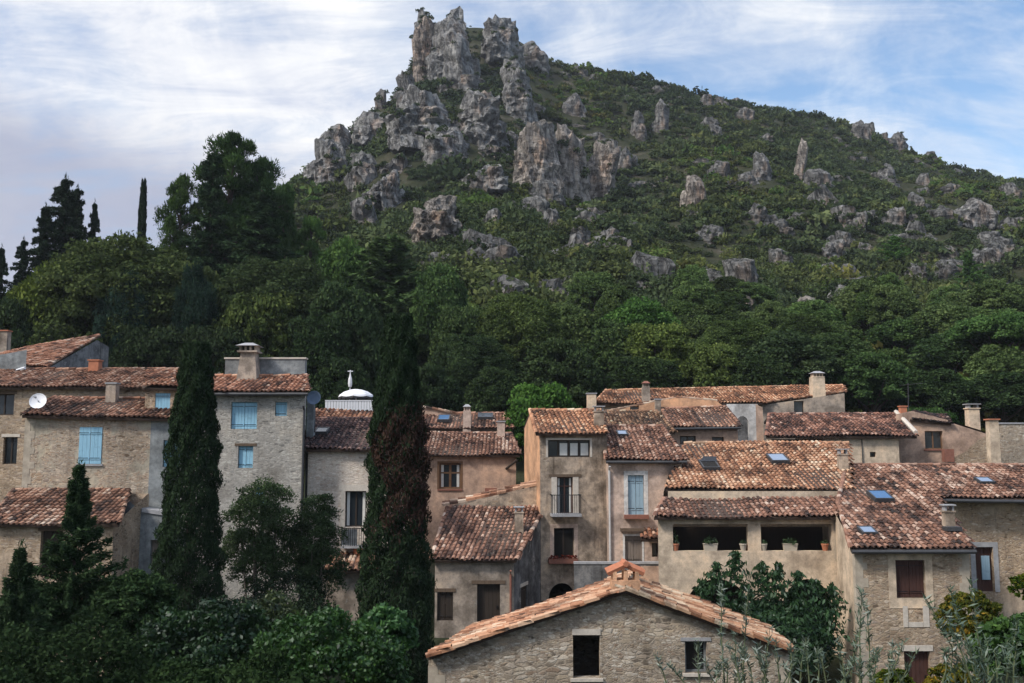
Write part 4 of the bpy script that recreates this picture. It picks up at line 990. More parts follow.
b = P(994.5,468,54); H = House('chimney_stack', 'tall standalone pale chimney with terracotta cap behind the right roof', b, 'chimney'); chimney(H.root, b, 10, P(994,420,54).z-b.z, 'cream', 'rim', capmat='terra', taper=.9, name='stack')
w = Wall(P(999,440,58).xy, P(1120,440,58).xy); H = House('boundary_wall', 'grey rubble wall running out of the right edge beside the chimney', P(1020,466,58)-Vector((0,0,2)), 'wall')
H.wall(w, 8, w.px(1010,424)[1], 'near'); H.done(); mb = MB(); w.box(mb, 0, w.L, w.px(1010,424)[1], w.px(1010,422.5)[1], -.35, .05); H.part('coping', mb, 'greyslab')
b = P(908,412,59); tb = thing('tv_antenna', 'thin rooftop antenna mast above the orange chimney pot', 'antenna', b); mb = MB(); t = P(908,383,59); mb.tube([b-Vector((0,0,1)), t], .025, 5); obj('mast', mb, M['zinc'], tb)
mb = MB(); mb.tube([t+Vector((-.5,0,-.15)), t+Vector((.9,0,0))], .018, 4)
for k in range(6): q = t+Vector((-.4+k*.22,0,-.14+k*.025)); mb.tube([q+Vector((0,-.3,0)), q+Vector((0,.3,0))], .012, 4)
obj('crossbar', mb, M['zinc'], tb)

# --- near gable
FL, FR, BL, BR = P(428,658,28), P(791,652,28), P(475,627,32), P(768,628,32); RF, RB = P(625,591,28), P(637,585,32)
H = House('stone_house', 'nearest rubble stone gable with two black window holes and pinkish roof edges', P(620,683,30)-Vector((0,0,2)))
ov = Vector((0,.22,0)); w = Wall((FL+ov).xy, (FR+ov).xy)
H.wall(w, 1, [w.px(433,658), w.px(625,594), w.px(787,653)], 'near', [dict(px=(573,635,600,678), lintel='whitestone', lh=.17, le=.02, sill='whitestone'),
   dict(px=(685,641,707,673), k='win', mat='bluegrey', grid=(1,1), glass='void', sill='whitestone', lintel='greyslab', lh=.1)])
for A, B, zz in (((BL+Vector((.2,0,0))).xy, w.A+w.d*.15, FL.z), (w.B-w.d*.15, (BR-Vector((.2,0,0))).xy, FR.z)): H.wall(Wall(A, B), 1, zz-.12, 'near')
quoins(H, w, 1.5, FL.z-.15, True, 'quoin', .26); quoins(H, w, 1.5, FR.z-.1, False, 'quoin', .26)
bk = Wall(BR.xy, BL.xy); H.wall(bk, 1, [(0, BR.z), (bk.L*.47, RB.z-.1), (bk.L, BL.z)], 'near'); H.done()
pL = Plane(BL, FL, third=RF); pR = Plane(FR, BR, third=RF)
r1 = roof(H.root, pL, [BL, FL, RF, RB], .68, 'tilewarm', ((1,2),), px=False, deck=.1, spread=.17); r2 = roof(H.root, pR, [FR, BR, RB, RF], .72, 'tilewarm', ((3,0),(2,3)), px=False, deck=.1, spread=.17)
b = P(625,594,28.6); chimney(r1, b, 27, P(625,579,28.6).z-b.z, 'orange2', 'tent', d=.7, capmat='terra', taper=1)
# ================================================================== rocks on the hill
def project(p):
    d = Vector(p)-CAM; y = d.y*CP + d.z*SP; z = -d.y*SP + d.z*CP
    return CX + F*d.x/y, CY - F*z/y
ROCKS = [  # x0,y0,x1,y1, subdivision, label
 (409,10,438,82,5,'pinkish rock spire forming the summit of the hill'), (424,12,472,80,5,'grey summit block right behind the rock spire'),
 (477,17,521,64,5,'broad grey crag right of the summit notch'), (514,36,548,70,4,None), (413,7,429,34,4,None), (440,60,480,92,4,None), (395,100,440,150,4,None), (470,140,512,160,4,None), (430,146,470,166,4,None), (458,46,482,84,4,None),
 (500,56,536,122,5,'long grey rib of rock running down below the right summit crag'), (386,84,450,146,5,'left half of the wide cliff band under the summit'), (440,92,512,146,5,'right half of the wide cliff band under the summit'),
 (508,120,560,190,5,'left face of the big pale cliff right of centre'), (540,122,592,202,5,'middle of the big pale cliff with orange streaks'), (582,140,618,202,5,'dark right edge of the big pale cliff'),
 (304,134,348,190,5,'jagged grey crag at the left foot of the ridge skyline'), (344,146,380,186,4,None), (376,148,416,178,4,None), (362,174,408,212,5,'square grey boulder below the left crag'),
 (349,194,376,234,4,'rounded grey boulder standing left of the big split boulder'), (408,190,462,250,5,'big split boulder with an orange broken foot'), (479,206,505,230,4,None), (537,206,566,233,4,None), (587,222,626,252,4,None), (461,162,511,192,4,None),
 (375,86,386,110,3,'thin rock pinnacle on the left skyline'), (333,128,345,146,3,None), (395,66,418,108,4,None),
 (631,108,646,140,4,None), (652,96,670,136,4,None), (683,171,706,211,4,'pale isolated rock with white face on the right slope'), (751,150,773,180,4,None), (794,140,808,184,4,'tall narrow pale rock in the middle of the right slope'), (807,162,840,192,4,None),
 (851,119,874,142,4,None), (888,130,909,152,4,None), (881,160,903,190,4,None), (918,171,932,187,3,None), (951,196,1002,232,4,'wide broken crag at the far right of the slope'), (836,202,862,228,4,None), (880,204,911,230,4,None), (820,236,853,260,4,None), (979,246,1005,266,4,None),
 (676,286,722,322,4,'low flat slabs left of the square boulder on the lower slope'), (716,296,764,328,4,None), (788,290,820,330,4,'square pale boulder among the trees of the lower slope'), (828,284,870,324,4,None), (616,148,632,172,3,None), (600,226,638,264,4,None), (560,232,600,256,3,None), (700,92,716,108,3,None), (742,108,756,122,3,None), (895,130,905,142,3,None),
 (925,150,940,164,3,None), (705,120,725,142,3,None), (760,130,775,146,3,None), (1005,180,1024,200,3,None), (640,258,664,280,3,None), (860,240,876,256,3,None), (905,262,930,280,3,None), (560,92,590,120,4,None), (420,120,470,165,4,None), (350,110,392,150,4,None), (318,120,352,152,4,None)]
RB_ = []
for i, (x0, y0, x1, y1, sub, lab) in enumerate(ROCKS):
    b = hit((x0+x1)/2, y1-2, 90); t = P((x0+x1)/2, y0, b.y); h = max(t.z-b.z, 2); wd = (x1-x0)/F*b.y
    small = (x1-x0)*(y1-y0) < 1500
    rock('rock' if lab else 'crag', (b.x, b.y+wd*(.35 if small else .2), b.z+h*(.22 if small else .38)), (wd*(.62 if small else .56), wd*.45+1, h*(.72 if small else .62)), i+1, 3 if sub < 5 else 4, .6, .24, lab, tilt=-.06 if i % 3 else .08, col=(1.3,1.1,.96) if i == 0 else (1.12,1.02,.93) if 'orange' in (lab or '') or 'pale' in (lab or '') else (.78,.78,.78) if small else (.98,.98,.98))
    RB_.append((x0, y0, x1, y1, b.y))

for i in range(150):
    if i < 120: px, py = rng.uniform(330, 1020), rng.uniform(90, 320)
    else: px = rng.uniform(560, 1020); py = float(np.interp(px, [560,600,640,680,720,760,800,850,900,940,980,1024], [66,74,80,90,101,113,121,134,150,164,175,185]))+rng.uniform(0, 14)
    b = hit(px, py, 90)
    if P(px, py, b.y).z-b.z > 3: continue
    wd = rng.uniform(1.2, 4.5)*(1 if i < 120 else .7); h = wd*rng.uniform(.35, 1.1)
    rock('crag', (b.x, b.y+wd*.3, b.z+h*.15), (wd*rng.uniform(.9, 1.5), wd*.6, h), 200+i, 3, col=(.66,.66,.65)); ROCKS.append((px-4, py-4, px+4, py+2, 3, None))
# ================================================================== vegetation
def nrm(a): return a/np.maximum(np.linalg.norm(a, axis=-1, keepdims=True), 1e-6)
def leafquads(Cn, ln, wd, out=None, bias=.6, axis=None, axw=0.0):
    n = len(Cn); nn = rng.normal(size=(n, 3))
    if out is not None: nn = nrm(nn) + out*bias
    nn = nrm(nn); a = rng.normal(size=(n, 3))
    if axis is not None: a = nrm(a) + axis*axw
    a = nrm(a - nn*np.sum(a*nn, -1, keepdims=True)); b = np.cross(nn, a)
    s = rng.uniform(.65, 1.3, (n, 1)); L = a*ln/2*s; W = b*wd/2*s
    return np.stack([Cn-L, Cn+W-L*.1, Cn+L, Cn-W-L*.1], 1)
def sph(n): return nrm(rng.normal(size=(n, 3)))

def crown_round(r, h, nl, n, ln, wd, low=.3, lob=(.3, .5), seed=0, flat=.85, spiky=0):
    k = n//nl; VV, TT = [], []; zc = h*(low+(1-low)*.5); rz = h*(1-low)*.5; g = rng.uniform(0, 6.28)
    for i in range(nl):
        lr = r*rng.uniform(*lob)
        if i < nl*.8:
            z = -.35 + 1.33*((i+.5)/(nl*.8)); a = g + i*2.39996 + rng.uniform(-.35, .35); q_ = math.sqrt(max(0, 1-z*z)); d = np.array([math.cos(a)*q_, math.sin(a)*q_, z]); rad = rng.uniform(.82, 1.04)
        else: d = sph(1)[0]; rad = rng.uniform(0, .6)
        c = np.array([d[0]*max(r-lr, .1)*rad, d[1]*max(r-lr, .1)*rad, zc + d[2]*max(rz-lr*flat, .1)*rad])
        q = sph(k); q[:, 2] = np.where(q[:, 2] < -.4, -q[:, 2], q[:, 2])
        bump = 1 + .16*np.sin(q[:, :1]*5+i) * np.sin(q[:, 1:2]*6+i*2) + .1*np.sin(q[:, 2:]*9+i)
        pos = c + q*lr*np.array([1, 1, flat+spiky])*bump*rng.uniform(.6, 1.1, (k, 1))
        VV.append(leafquads(pos, ln, wd, q, .7)); TT.append(np.clip(rng.normal(.48, .17, k) + rng.normal(0, .11), 0, 1))
    return np.concatenate(VV), np.concatenate(TT)
def trunk_round(r, h, n=5, seed=0, low=.3):
    mb = MB(); rd = random.Random(seed)
    mb.tube([(0,0,-.6), (.05*r,0,h*.2), (.02*r,.03*r,h*.45), (0,0,h*.75)], [.05*h*.6, .035*h*.6, .025*h*.6, .01*h], 8)
    for k in range(n):
        a = 6.28*k/n+rd.random(); z = h*(low*.7+.12*rd.random())
        mb.tube([(0,0,z), (math.cos(a)*r*.35, math.sin(a)*r*.35, z+h*.18), (math.cos(a)*r*.62, math.sin(a)*r*.62, z+h*.32)], [.014*h, .009*h, .003*h], 6)
    return mb
def crown_conifer(r, h, n, ln, wd, droop=.25, step=.5, up=0.0, base=.08, irr=.25, nb=8, pw=.7):
    VV, TT = [], []; zs = np.arange(h*base, h*.985, step); per = max(8, int(n/(len(zs)*nb)))
    for z in zs:
        L0 = r*(1-z/h)**pw + .1
        for k in range(nb):
            a = rng.uniform(0, 6.28); L = L0*rng.uniform(1-irr*1.6, 1+irr*.5); t = rng.random(per)**.7
            d = np.array([math.cos(a), math.sin(a), 0]); sd = np.array([-d[1], d[0], 0])
            side = rng.normal(0, .16, per)*L*(1.05-t)
            pos = np.outer(t*L, d) + np.outer(side, sd); pos[:, 2] += z + up*t*L - droop*(t*L)**1.3*.6 + rng.normal(0, .07, per) - np.abs(side)*.25
            VV.append(leafquads(pos, ln, wd, np.array([[0, 0, 1.0]]), .8, d[None]+np.array([[0,0,up-.15]]), 1.2)); TT.append(np.clip(rng.normal(.45, .16, per)+.25*(t-.5), 0, 1))
    q = 40; pos = np.stack([rng.normal(0, .05, q), rng.normal(0, .05, q), h*rng.uniform(.9, 1.02, q)], 1); VV.append(leafquads(pos, ln, wd*.7, None, 0, np.array([[0,0,1.0]]), 2)); TT.append(np.full(q, .5))
    return np.concatenate(VV), np.concatenate(TT)
def crown_pine(r, h, nl, n, ln, wd):
    k = n//nl; VV, TT, cs = [], [], []
    for i in range(nl):
        z = h*(.28+.7*(i+.5)/nl); a = i*2.4+rng.uniform(-.5, .5); rr = r*(1.08-.85*(z/h-.25))*rng.uniform(.25, 1.15) if i < nl-2 else r*.1
        c = np.array([math.cos(a)*rr*.8, math.sin(a)*rr*.8, z-.04*h]); cs.append(c); lr = r*rng.uniform(.11, .24)
        q = sph(k); q[:, 2] = np.where(q[:, 2] < -.3, -q[:, 2], q[:, 2]); bump = 1+.25*np.sin(q[:, :1]*7+i)*np.sin(q[:, 1:2]*7+i)
        pos = c + q*lr*np.array([1, 1, .75])*bump*rng.uniform(.55, 1.15, (k, 1))
        VV.append(leafquads(pos, ln, wd, q, .3, q+np.array([[0,0,.6]]), 1.3)); TT.append(np.clip(rng.normal(.5, .16, k)+rng.normal(0, .13), 0, 1))
    mb = MB(); mb.tube([(0,0,-.6), (.1,0,h*.35), (0,.1,h*.7), (0,0,h*.93)], [.03*h, .022*h, .014*h, .004*h], 8)
    for c in cs: mb.tube([(0,0,c[2]-.07*h), (c[0]*.5, c[1]*.5, c[2]-.03*h), tuple(c)], [.009*h, .006*h, .002*h], 5)
    return np.concatenate(VV), np.concatenate(TT), mb
def crown_cypress(r, h, n, ln, wd, mask=None):
    z = rng.random(n)**.9; a = rng.uniform(0, 6.283, n)
    prof = np.minimum(1, (z/.10+.35))*np.clip(1.06-z, 0, 1)**.42*np.where(z < .35, .9+.1*z/.35, 1)
    prof = prof/prof.max()
    bump = np.where(rng.random(n) < .03, rng.uniform(1.0, 1.15, n), 1.0)+.13*np.sin(a*3+z*23)*np.sin(z*41+a) + .08*np.sin(a*7-z*60) + .06*np.sin(z*90+a*2)
    rr = r*prof*bump*rng.uniform(.7, 1.04, n)**.6
    out = np.stack([np.cos(a), np.sin(a), np.full(n, .25)], 1)
    pos = np.stack([np.cos(a)*rr, np.sin(a)*rr, z*h], 1)
    fz = .5 + .5*np.sin(a*5+z*37)*np.sin(z*53-a*2)
    t = np.clip(rng.normal(.42, .15, n)+.16*(fz-.5), 0, 1)
    V = leafquads(pos, ln, wd, out, .9, np.array([[0, 0, 1.0]])+out*.35, 1.8)
    return V, t, pos

TM = {}
def template(kind):
    if kind in TM: return TM[kind]
    s = {'oak': 1, 'bigoak': 2, 'wide': 3, 'pine': 4, 'pine2': 5, 'spruce': 6, 'spire': 7, 'willow': 8, 'oak2': 9, 'coni': 10}[kind]
    if kind == 'oak': r, h = 3, 7; V, t = crown_round(r, h, 34, 26000, .22, .14, .08, (.2,.38)); tr = trunk_round(r, h, 5, 1)
    elif kind == 'oak2': r, h = 3, 7; V, t = crown_round(r, h, 46, 26000, .21, .13, .05, (.17, .32)); tr = trunk_round(r, h, 6, 2)
    elif kind == 'bigoak': r, h = 6, 13; V, t = crown_round(r, h, 90, 80000, .25, .15, .06, (.13, .27)); tr = trunk_round(r, h, 8, 3)
    elif kind == 'wide': r, h = 4, 7; V, t = crown_round(r, h, 40, 26000, .24, .13, .5, (.18, .32), flat=.6); tr = trunk_round(r, h, 7, 4, .5)
    elif kind == 'willow': r, h = 3, 9; V, t = crown_round(r, h, 34, 22000, .34, .06, .1, (.18, .34), spiky=.5); tr = trunk_round(r, h, 5, 5)
    elif kind == 'pine': r, h = 4.5, 13; V, t, tr = crown_pine(r, h, 46, 42000, .28, .075)
    elif kind == 'pine2': r, h = 3, 9; V, t, tr = crown_pine(r, h, 28, 20000, .28, .07)
    elif kind == 'spruce': r, h = 3.2, 13; V, t = crown_conifer(r, h, 28000, .34, .09, .22, .33, irr=.5, nb=7); tr = MB(); tr.tube([(0,0,-.6),(0,0,h*.5),(0,0,h)], [.28,.16,.02], 8)
    elif kind == 'spire': r, h = .8, 9; V, t, _ = crown_cypress(r, h, 5000, .35, .12); tr = MB(); tr.tube([(0,0,-.6),(0,0,h*.9)], [.15,.02], 8)
    elif kind == 'coni': r, h = 2.6, 7.5; V, t = crown_conifer(r, h, 14000, .34, .11, .0, .35, .35, irr=.4); tr = MB(); tr.tube([(0,0,-.6),(0,0,h*.5),(0,0,h)], [.2,.1,.02], 8)
    TM[kind] = [r, h, V, t, tr, None, None]; return TM[kind]
def tree(name, kind, px, pyt, wpx, Y, label, col=(1,1,1), group=None, mat='leaf', zb=None, hmin=None):
    tp = template(kind); top = P(px, pyt, Y); g = T(top.x, Y) if zb is None else zb
    h = max(top.z-g, 1.5); r = wpx/2/F*Y*1.08*(1.55 if kind == 'spruce' else 1.12 if kind in ('pine','pine2') else 1)
    root = thing(name, label, 'tree', (top.x, Y, g), group); root.scale = (r/tp[0], r/tp[0], h/tp[1]/1.0); root.rotation_euler.z = rng.uniform(0, 6.28)
    key = mat
    if tp[5] is None: tp[5] = {}
    if key not in tp[5]:
        o = quads('crown', tp[2], tp[3], M[mat], None); tp[5][key] = o.data
    else: o = bpy.data.objects.new('crown', tp[5][key]); C.objects.link(o)
    o.parent = root; o.color = (*[c_*((1.22 if px > 330 else 1.0) if Y > 66 and mat == 'leaf' else 1.0) for c_ in col], 1)
    if tp[6] is None: t_ = obj('trunk', tp[4], M['bark']); tp[6] = t_.data
    else: t_ = bpy.data.objects.new('trunk', tp[6]); C.objects.link(t_)
    t_.parent = root; t_.location = (0, 0, 0)
    return root
D = (.62,.7,.72)
for k, px, py, w, Y, lab, col, mat in [
 # left skyline
 ('spruce',66,176,62,88,'tallest dark spruce in the clump on the left skyline',(.8,.85,.95),'leafdark'), ('spruce',46,205,50,86,'dark spruce leaning into the left side of the skyline clump',(.8,.85,.95),'leafdark'), ('spruce',95,201,26,90,'thin dark spruce at the right of the left skyline clump',(.8,.85,.95),'leafdark'),
 ('spruce',24,238,34,84,'low dark spruce near the left edge of the skyline',(.8,.85,.95),'leafdark'), ('spruce',2,246,30,82,'dark spruce cut by the left edge',(.8,.85,.95),'leafdark'), ('spruce',78,186,44,91,'second spruce of the left skyline clump, close behind the tallest',(.8,.85,.95),'leafdark'),
 ('spire',144,181,11,96,'slender lone cypress on the left skyline',(.7,.75,.8),'leafdark'),
 ('pine',232,127,105,90,'tallest bushy pine in the group left of the hill',(.62,.85,.62),'leaf'), ('pine',182,168,62,88,'lighter pine at the left of the tall pine group',(.8,1.0,.7),'leaf'), ('spruce',214,150,66,86,'dark layered conifer in front of the tall pines',(1.05,1.25,1.05),'leafdark'),
 ('pine',262,150,84,92,'broad pine at the right side of the pine group',(.6,.85,.65),'leaf'), ('pine2',286,178,50,96,'small pine reaching toward the foot of the rock ridge',(.75,1.0,.75),'leaf'), ('spruce',262,190,90,84,'dark drooping conifer below the right of the pine group',(1.1,1.3,1.1),'leafdark'),
 # left wood
 ('bigoak',128,234,180,75,'huge rounded olive green oak above the left roofs',(1.0,.98,.85),'leaf'), ('oak',52,262,92,73,'yellowish green tree at the left of the huge oak',(1.45,1.4,.8),'leaf'), ('oak2',196,258,100,74,'olive tree filling the right shoulder of the huge oak',(.9,.9,.8),'leaf'),
 ('bigoak',278,256,160,77,'big dark rounded oak above the house with the tapered chimney',(.72,.76,.75),'leaf'), ('oak2',262,284,100,72,'lighter olive tree in front of the big dark oak',(1.05,1.05,.8),'leaf'), ('willow',126,278,64,70,'bluish grey weeping tree in front of the huge oak',(.75,.95,1.25),'leafdark'),
 ('willow',196,272,52,71,'slim bluish weeping tree between the two big oaks',(.75,.95,1.2),'leafdark'), ('oak2',10,290,70,70,'dark green tree at the left edge above the barn',D,'leaf'), ('oak2',150,318,90,69,'dark low tree right behind the long left roof',(.5,.55,.6),'leaf'),('oak2',215,318,90,69,'dark low tree behind the cypress tip',(.5,.55,.6),'leaf'),
 # centre
 ('coni',390,239,165,88,'broad dark cedar rising behind the second cypress',(.8,.95,.85),'leaf'), ('oak2',340,275,90,73,'dark tree left of the broad cedar',(.55,.65,.65),'leaf'), ('oak2',318,310,80,70,'very dark tree behind the white terrace',(.45,.55,.55),'leaf'),
 ('pine2',312,212,56,98,'bright green young pine below the left crag',(1.2,1.6,1.0),'leaf'), ('oak',345,236,60,92,'bright green bushy tree left of the broad cedar',(.95,1.25,.85),'leaf'), ('oak',440,262,60,84,'mid green tree right of the broad cedar',(.8,1.0,.8),'leaf'),
 ('bigoak',520,291,104,80,'olive domed oak in the middle of the wood',(.95,.98,.75),'leaf'), ('oak2',462,300,64,80,'green tree between the cedar and the domed oak',(.7,.8,.7),'leaf'), ('oak',572,304,80,81,'green tree right of the domed oak',(.8,.85,.72),'leaf'),
 ('bigoak',470,330,90,74,'dark tree below the domed oak',(.5,.58,.58),'leaf'), ('oak2',560,335,90,74,'dark tree above the bright fig',(.55,.62,.6),'leaf'),
 ('oak',640,297,84,86,'bright green dome under the flat slabs',(.85,1.25,.75),'leaf'), ('oak',606,318,80,80,'dark green dome left of the olive pair',(.7,.8,.68),'leaf'), ('oak2',654,318,88,79,'yellowish olive tree above the long red roof',(1.25,1.25,.8),'leaf'),
 ('oak2',706,338,74,77,'olive crown in front of the dark domes above the white house',(1.2,1.2,.85),'leaf'), ('bigoak',738,316,96,82,'green dome below the flat slabs',(.85,.92,.72),'leaf'), ('oak',785,330,100,78,'dark grey green dome above the tall capped chimney',(.55,.62,.66),'leaf'),
 ('oak',836,332,84,80,'dark green dome right of the tall capped chimney',(.6,.7,.62),'leaf'), ('oak2',872,350,80,77,'green tree above the broad dark roof',(.7,.9,.75),'leaf'), ('oak',900,318,70,92,'green tree on the slope below the bright cone',(.75,.95,.75),'leaf'),
 ('coni',894,236,40,165,'bright green conical pine on the right slope',(1.3,1.9,1.1),'leaf'), ('coni',968,252,42,150,'green conical pine right of the bright cone',(.95,1.35,.9),'leaf'), ('wide',998,314,110,82,'umbrella shaped pine at the right edge',(.75,1.05,.75),'leaf'),
 ('oak',948,332,76,84,'dark tree left of the umbrella pine',(.6,.75,.68),'leaf'), ('oak2',930,366,80,76,'very dark tree above the ochre house',(.45,.55,.52),'leaf'), ('oak2',1000,370,90,76,'very dark tree under the umbrella pine',(.42,.52,.5),'leaf'), ('oak',958,292,56,105,'mid green tree on the lower right slope',(.8,1.0,.8),'leaf'),
 ('oak',762,352,80,75,'very dark tree behind the capped chimney',(.45,.52,.5),'leaf'), ('oak2',640,352,90,75,'dark undergrown tree behind the long red roof',(.45,.52,.48),'leaf'),
 ('oak2',541,377,88,62,'bright green fig-like tree between the orange flank and the upper roof',(.95,1.45,.75),'leaf'), ('oak2',926,402,70,63,'small green tree behind the ochre house',(.55,.8,.6),'leaf'), ('oak2',430,360,70,70,'dark bush-like tree above the upper roof',(.42,.5,.52),'leaf'), ('oak2',495,362,70,70,'dark tree behind the upper roof',(.45,.52,.5),'leaf'), ('oak2',340,352,70,68,'dark tree directly behind the closed parasol',(.42,.5,.5),'leaf')]:
    nm = {'spruce':'spruce_tree','spire':'cypress_tree','pine':'pine_tree','pine2':'pine_tree','coni':'pine_tree','wide':'pine_tree','willow':'weeping_tree'}.get(k, 'oak_tree')
    tree(nm, k, px, py, w, Y, lab, col, mat=mat)
# fill of the wood
n_ = 0
for i in range(400):
    Y = rng.uniform(76, 125); px = rng.uniform(-30, 1060); p = P(px, 300, Y); g = T(p.x, Y); h = rng.uniform(4, 7.5)
    _, py = project((p.x, Y, g+h))
    if py < 262 + 30*rng.random() or (px < 300 and py < 300): continue
    w = rng.uniform(4, 7)/Y*F; c = rng.uniform(.5, 1.25); gg = rng.uniform(1.0, 1.2)
    tree('oak_tree', ['oak', 'oak2'][i % 2], px, py, w, Y, 'rounded dark green tree in the dense wood on the lower hillside', (c, c*gg, c*.9), 'trees of the lower hillside wood'); n_ += 1
    if n_ >= 90: break

# hill scrub: one mass of maquis
TPL, TPLN = [], []
for i in range(16):
    near = i >= 8; n = 330 if near else 120; L5 = [(0, 0, .15, .75)]
    for k in range(5): a = k*1.257+i; L5.append((math.cos(a)*.48, math.sin(a)*.48, .05+.25*((k*7+i*3) % 5)/5, .42+.1*((k+i) % 3)))
    pos, nn_ = [], []
    for k in range(6):
        m = n//6 if k else n-5*(n//6); q = sph(m); q[:, 2] = np.where(q[:, 2] < -.1, -q[:, 2], q[:, 2]); c = L5[k]
        pos.append(np.array(c[:3])+q*c[3]*rng.uniform(.6, 1.08, (m, 1))); nn_.append(q)
    pos, nn_ = np.concatenate(pos), np.concatenate(nn_)
    (TPLN if near else TPL).append(leafquads(pos, .22 if near else .40, .14 if near else .26, nn_, .7))
VV, TT, HH = [], [], []
cnt = 0
while cnt < 13500:
    Y = 76 + 262*rng.random()**.8; x = rng.uniform(-.66, .66)*Y*.95
    yr = float(np.interp(x, RX, RY))
    if Y > yr+3: continue
    dens = noise.noise((x*.045, Y*.045, 2)); 
    if dens < -.38 and rng.random() < .5: continue
    g = T(x, Y); px, py = project((x, Y, g))
    if any(a+2 < px < c-2 and b+3 < py < d-1 and abs(Y-yy) < 12 for a, b, c, d, yy in RB_) and rng.random() < .93: continue
    if px < 300 and py > 330: continue
    s = .84*math.exp(rng.normal(0, .36))*(2.0 if Y < 150 else 1.45)*(1.0+.35*dens) * (.75 if py < 60 else 1)
    s = min(s*(1.5 if Y > yr-8 and px > 560 and rng.random() < .35 else 1), 3.2)
    k = (TPLN if Y < 160 else TPL)[cnt % 8]; a = rng.uniform(0, 6.28); ca, sa = math.cos(a), math.sin(a)
    R3 = np.array([[ca, -sa, 0], [sa, ca, 0], [0, 0, 1]]); sc3 = np.array([s*rng.uniform(.8, 1.3), s*rng.uniform(.8, 1.3), s*rng.uniform(.9, 1.45)])
    VV.append(((k@R3.T)*sc3 + np.array([x, Y, g-.15*s])).astype(np.float32)); TT.append(np.clip(rng.normal(.46, .10, len(k))+rng.normal(0, .2), 0, 1)); HH.append(np.full(len(k), np.clip(.42+.9*noise.noise((x*.03, Y*.03, 7))+rng.normal(0, .16), 0, 1))); cnt += 1
for (vv, nn_), (x0, y0, x1, y1, sub, lab) in zip(RVERT, ROCKS):
    idx = np.nonzero((nn_[:, 2] > .12) & (nn_[:, 1] < .4))[0]
    if not len(idx): continue
    for q_ in rng.choice(idx, min(len(idx), max(3, int((x1-x0)*(y1-y0)/75)))):
        if noise.noise(tuple(vv[q_]*.13)) < -.02: continue
        s = rng.uniform(.5, 1.5); k = TPL[int(q_) % 8]
        VV.append((k*s + vv[q_] - np.array([0, 0, .25*s])).astype(np.float32)); TT.append(np.clip(rng.normal(.42, .14, len(k)), 0, 1)); HH.append(np.full(len(k), rng.random()*.6))
o = quads('hill_scrub', np.concatenate(VV), np.concatenate(TT), M['scrub'], None, extra=np.concatenate(HH)); o['kind'] = 'stuff'

# the two tall cypresses
def cypress(px, pyt, wpx, Y, label, n, brown=False, zb=2):
    top = P(px, pyt, Y); h = top.z-zb; r = wpx/2/F*Y
    root = thing('cypress_tree', label, 'tree', (top.x, Y, zb)); V, t, pos = crown_cypress(r, h, n*2, .17, .05)
    b = np.array([top.x, Y, zb])
    if brown:
        z = pos[:, 2]/h; m = (pos[:, 0] > -.4*r-.3*np.sin(z*30)) & (z > .47+.05*np.sin(z*60+pos[:,0]*9)) & (z < .80) & (rng.random(len(z)) < np.clip(1.2-np.abs(z-.63)*7, 0, .6)); m &= (pos[:, 1] < r*.7)
        o = quads('withered_foliage', V[m]*np.array([1.10,1.06,1]), t[m], M['brownleaf'], root); o['label'] = 'reddish brown withered foliage on the right side'
        V, t = V[~m], t[~m]
    o = quads('crown', V, t, M['leafdark'], root); o.color = (.85,.95,.85,1)
    mb = MB(); mb.tube([b+np.array([0,0,-.5]), b+np.array([0,0,h*.5]), b+np.array([0,0,h*.95])], [.25,.16,.02], 8); obj('trunk', mb, M['bark'], root)
cypress(197, 343, 66, 36, 'tall dark green cypress in front of the blue shuttered houses', 34000)
cypress(399, 315, 70, 34, 'taller dark cypress with a reddish brown withered side', 40000, True)

# shrubs in front of the grey house
def bush(name, label, px, pyt, wpx, Y, zb, n, ln, wd, low, mat, col=(1,1,1), nl=20, lob=(.25,.42), stems=5, cat='shrub', spiky=0, bark='bark', wob=.5):
    top = P(px, pyt, Y); h = (top.z-zb); r = wpx/2/F*Y; root = thing(name, label, cat, (top.x, Y, zb))
    low = max(low, 1-2.1*r/h) if cat != 'tree' else low
    V, t = crown_round(r, h/1.02, nl, n, ln, wd, low, lob, flat=.85, spiky=spiky)
    o = quads('crown', V, t, M[mat], root); o.color = (*col, 1)
    mb = MB(); b = Vector((top.x, Y, zb)); rd = random.Random(int(px))
    for k in range(stems):
        a = 6.28*k/stems+rd.random(); rr = r*wob*rd.uniform(.5, 1)
        mb.tube([b+Vector((math.cos(a)*.15, math.sin(a)*.15, -.3)), b+Vector((math.cos(a)*rr*.5, math.sin(a)*rr*.5, h*.35)), b+Vector((math.cos(a)*rr, math.sin(a)*rr, h*.75))], [.07,.05,.015], 6)
    obj('trunk', mb, M[bark], root); return root
bush('bay_tree', 'dark round topped small tree with many bare stems beside the first cypress', 264, 472, 88, 39, 2, 30000, .11, .05, .30, 'leafdark', (1.5,1.55,1.25), 54, (.22,.36), 7, 'tree', bark='barkpale')
bush('bay_tree', 'narrower dark small tree in front of the drainpipe corner', 318, 488, 66, 39.5, 2, 20000, .11, .05, .28, 'leafdark', (1.35,1.4,1.15), 44, (.25,.4), 6, 'tree', bark='barkpale')
bush('bay_tree', 'dark low thicket at the foot of the small trees', 290, 560, 120, 38, 2, 16000, .12, .055, .1, 'leafdark', (.75,.8,.8), 36, (.2,.34), 7, 'tree', bark='barkpale')
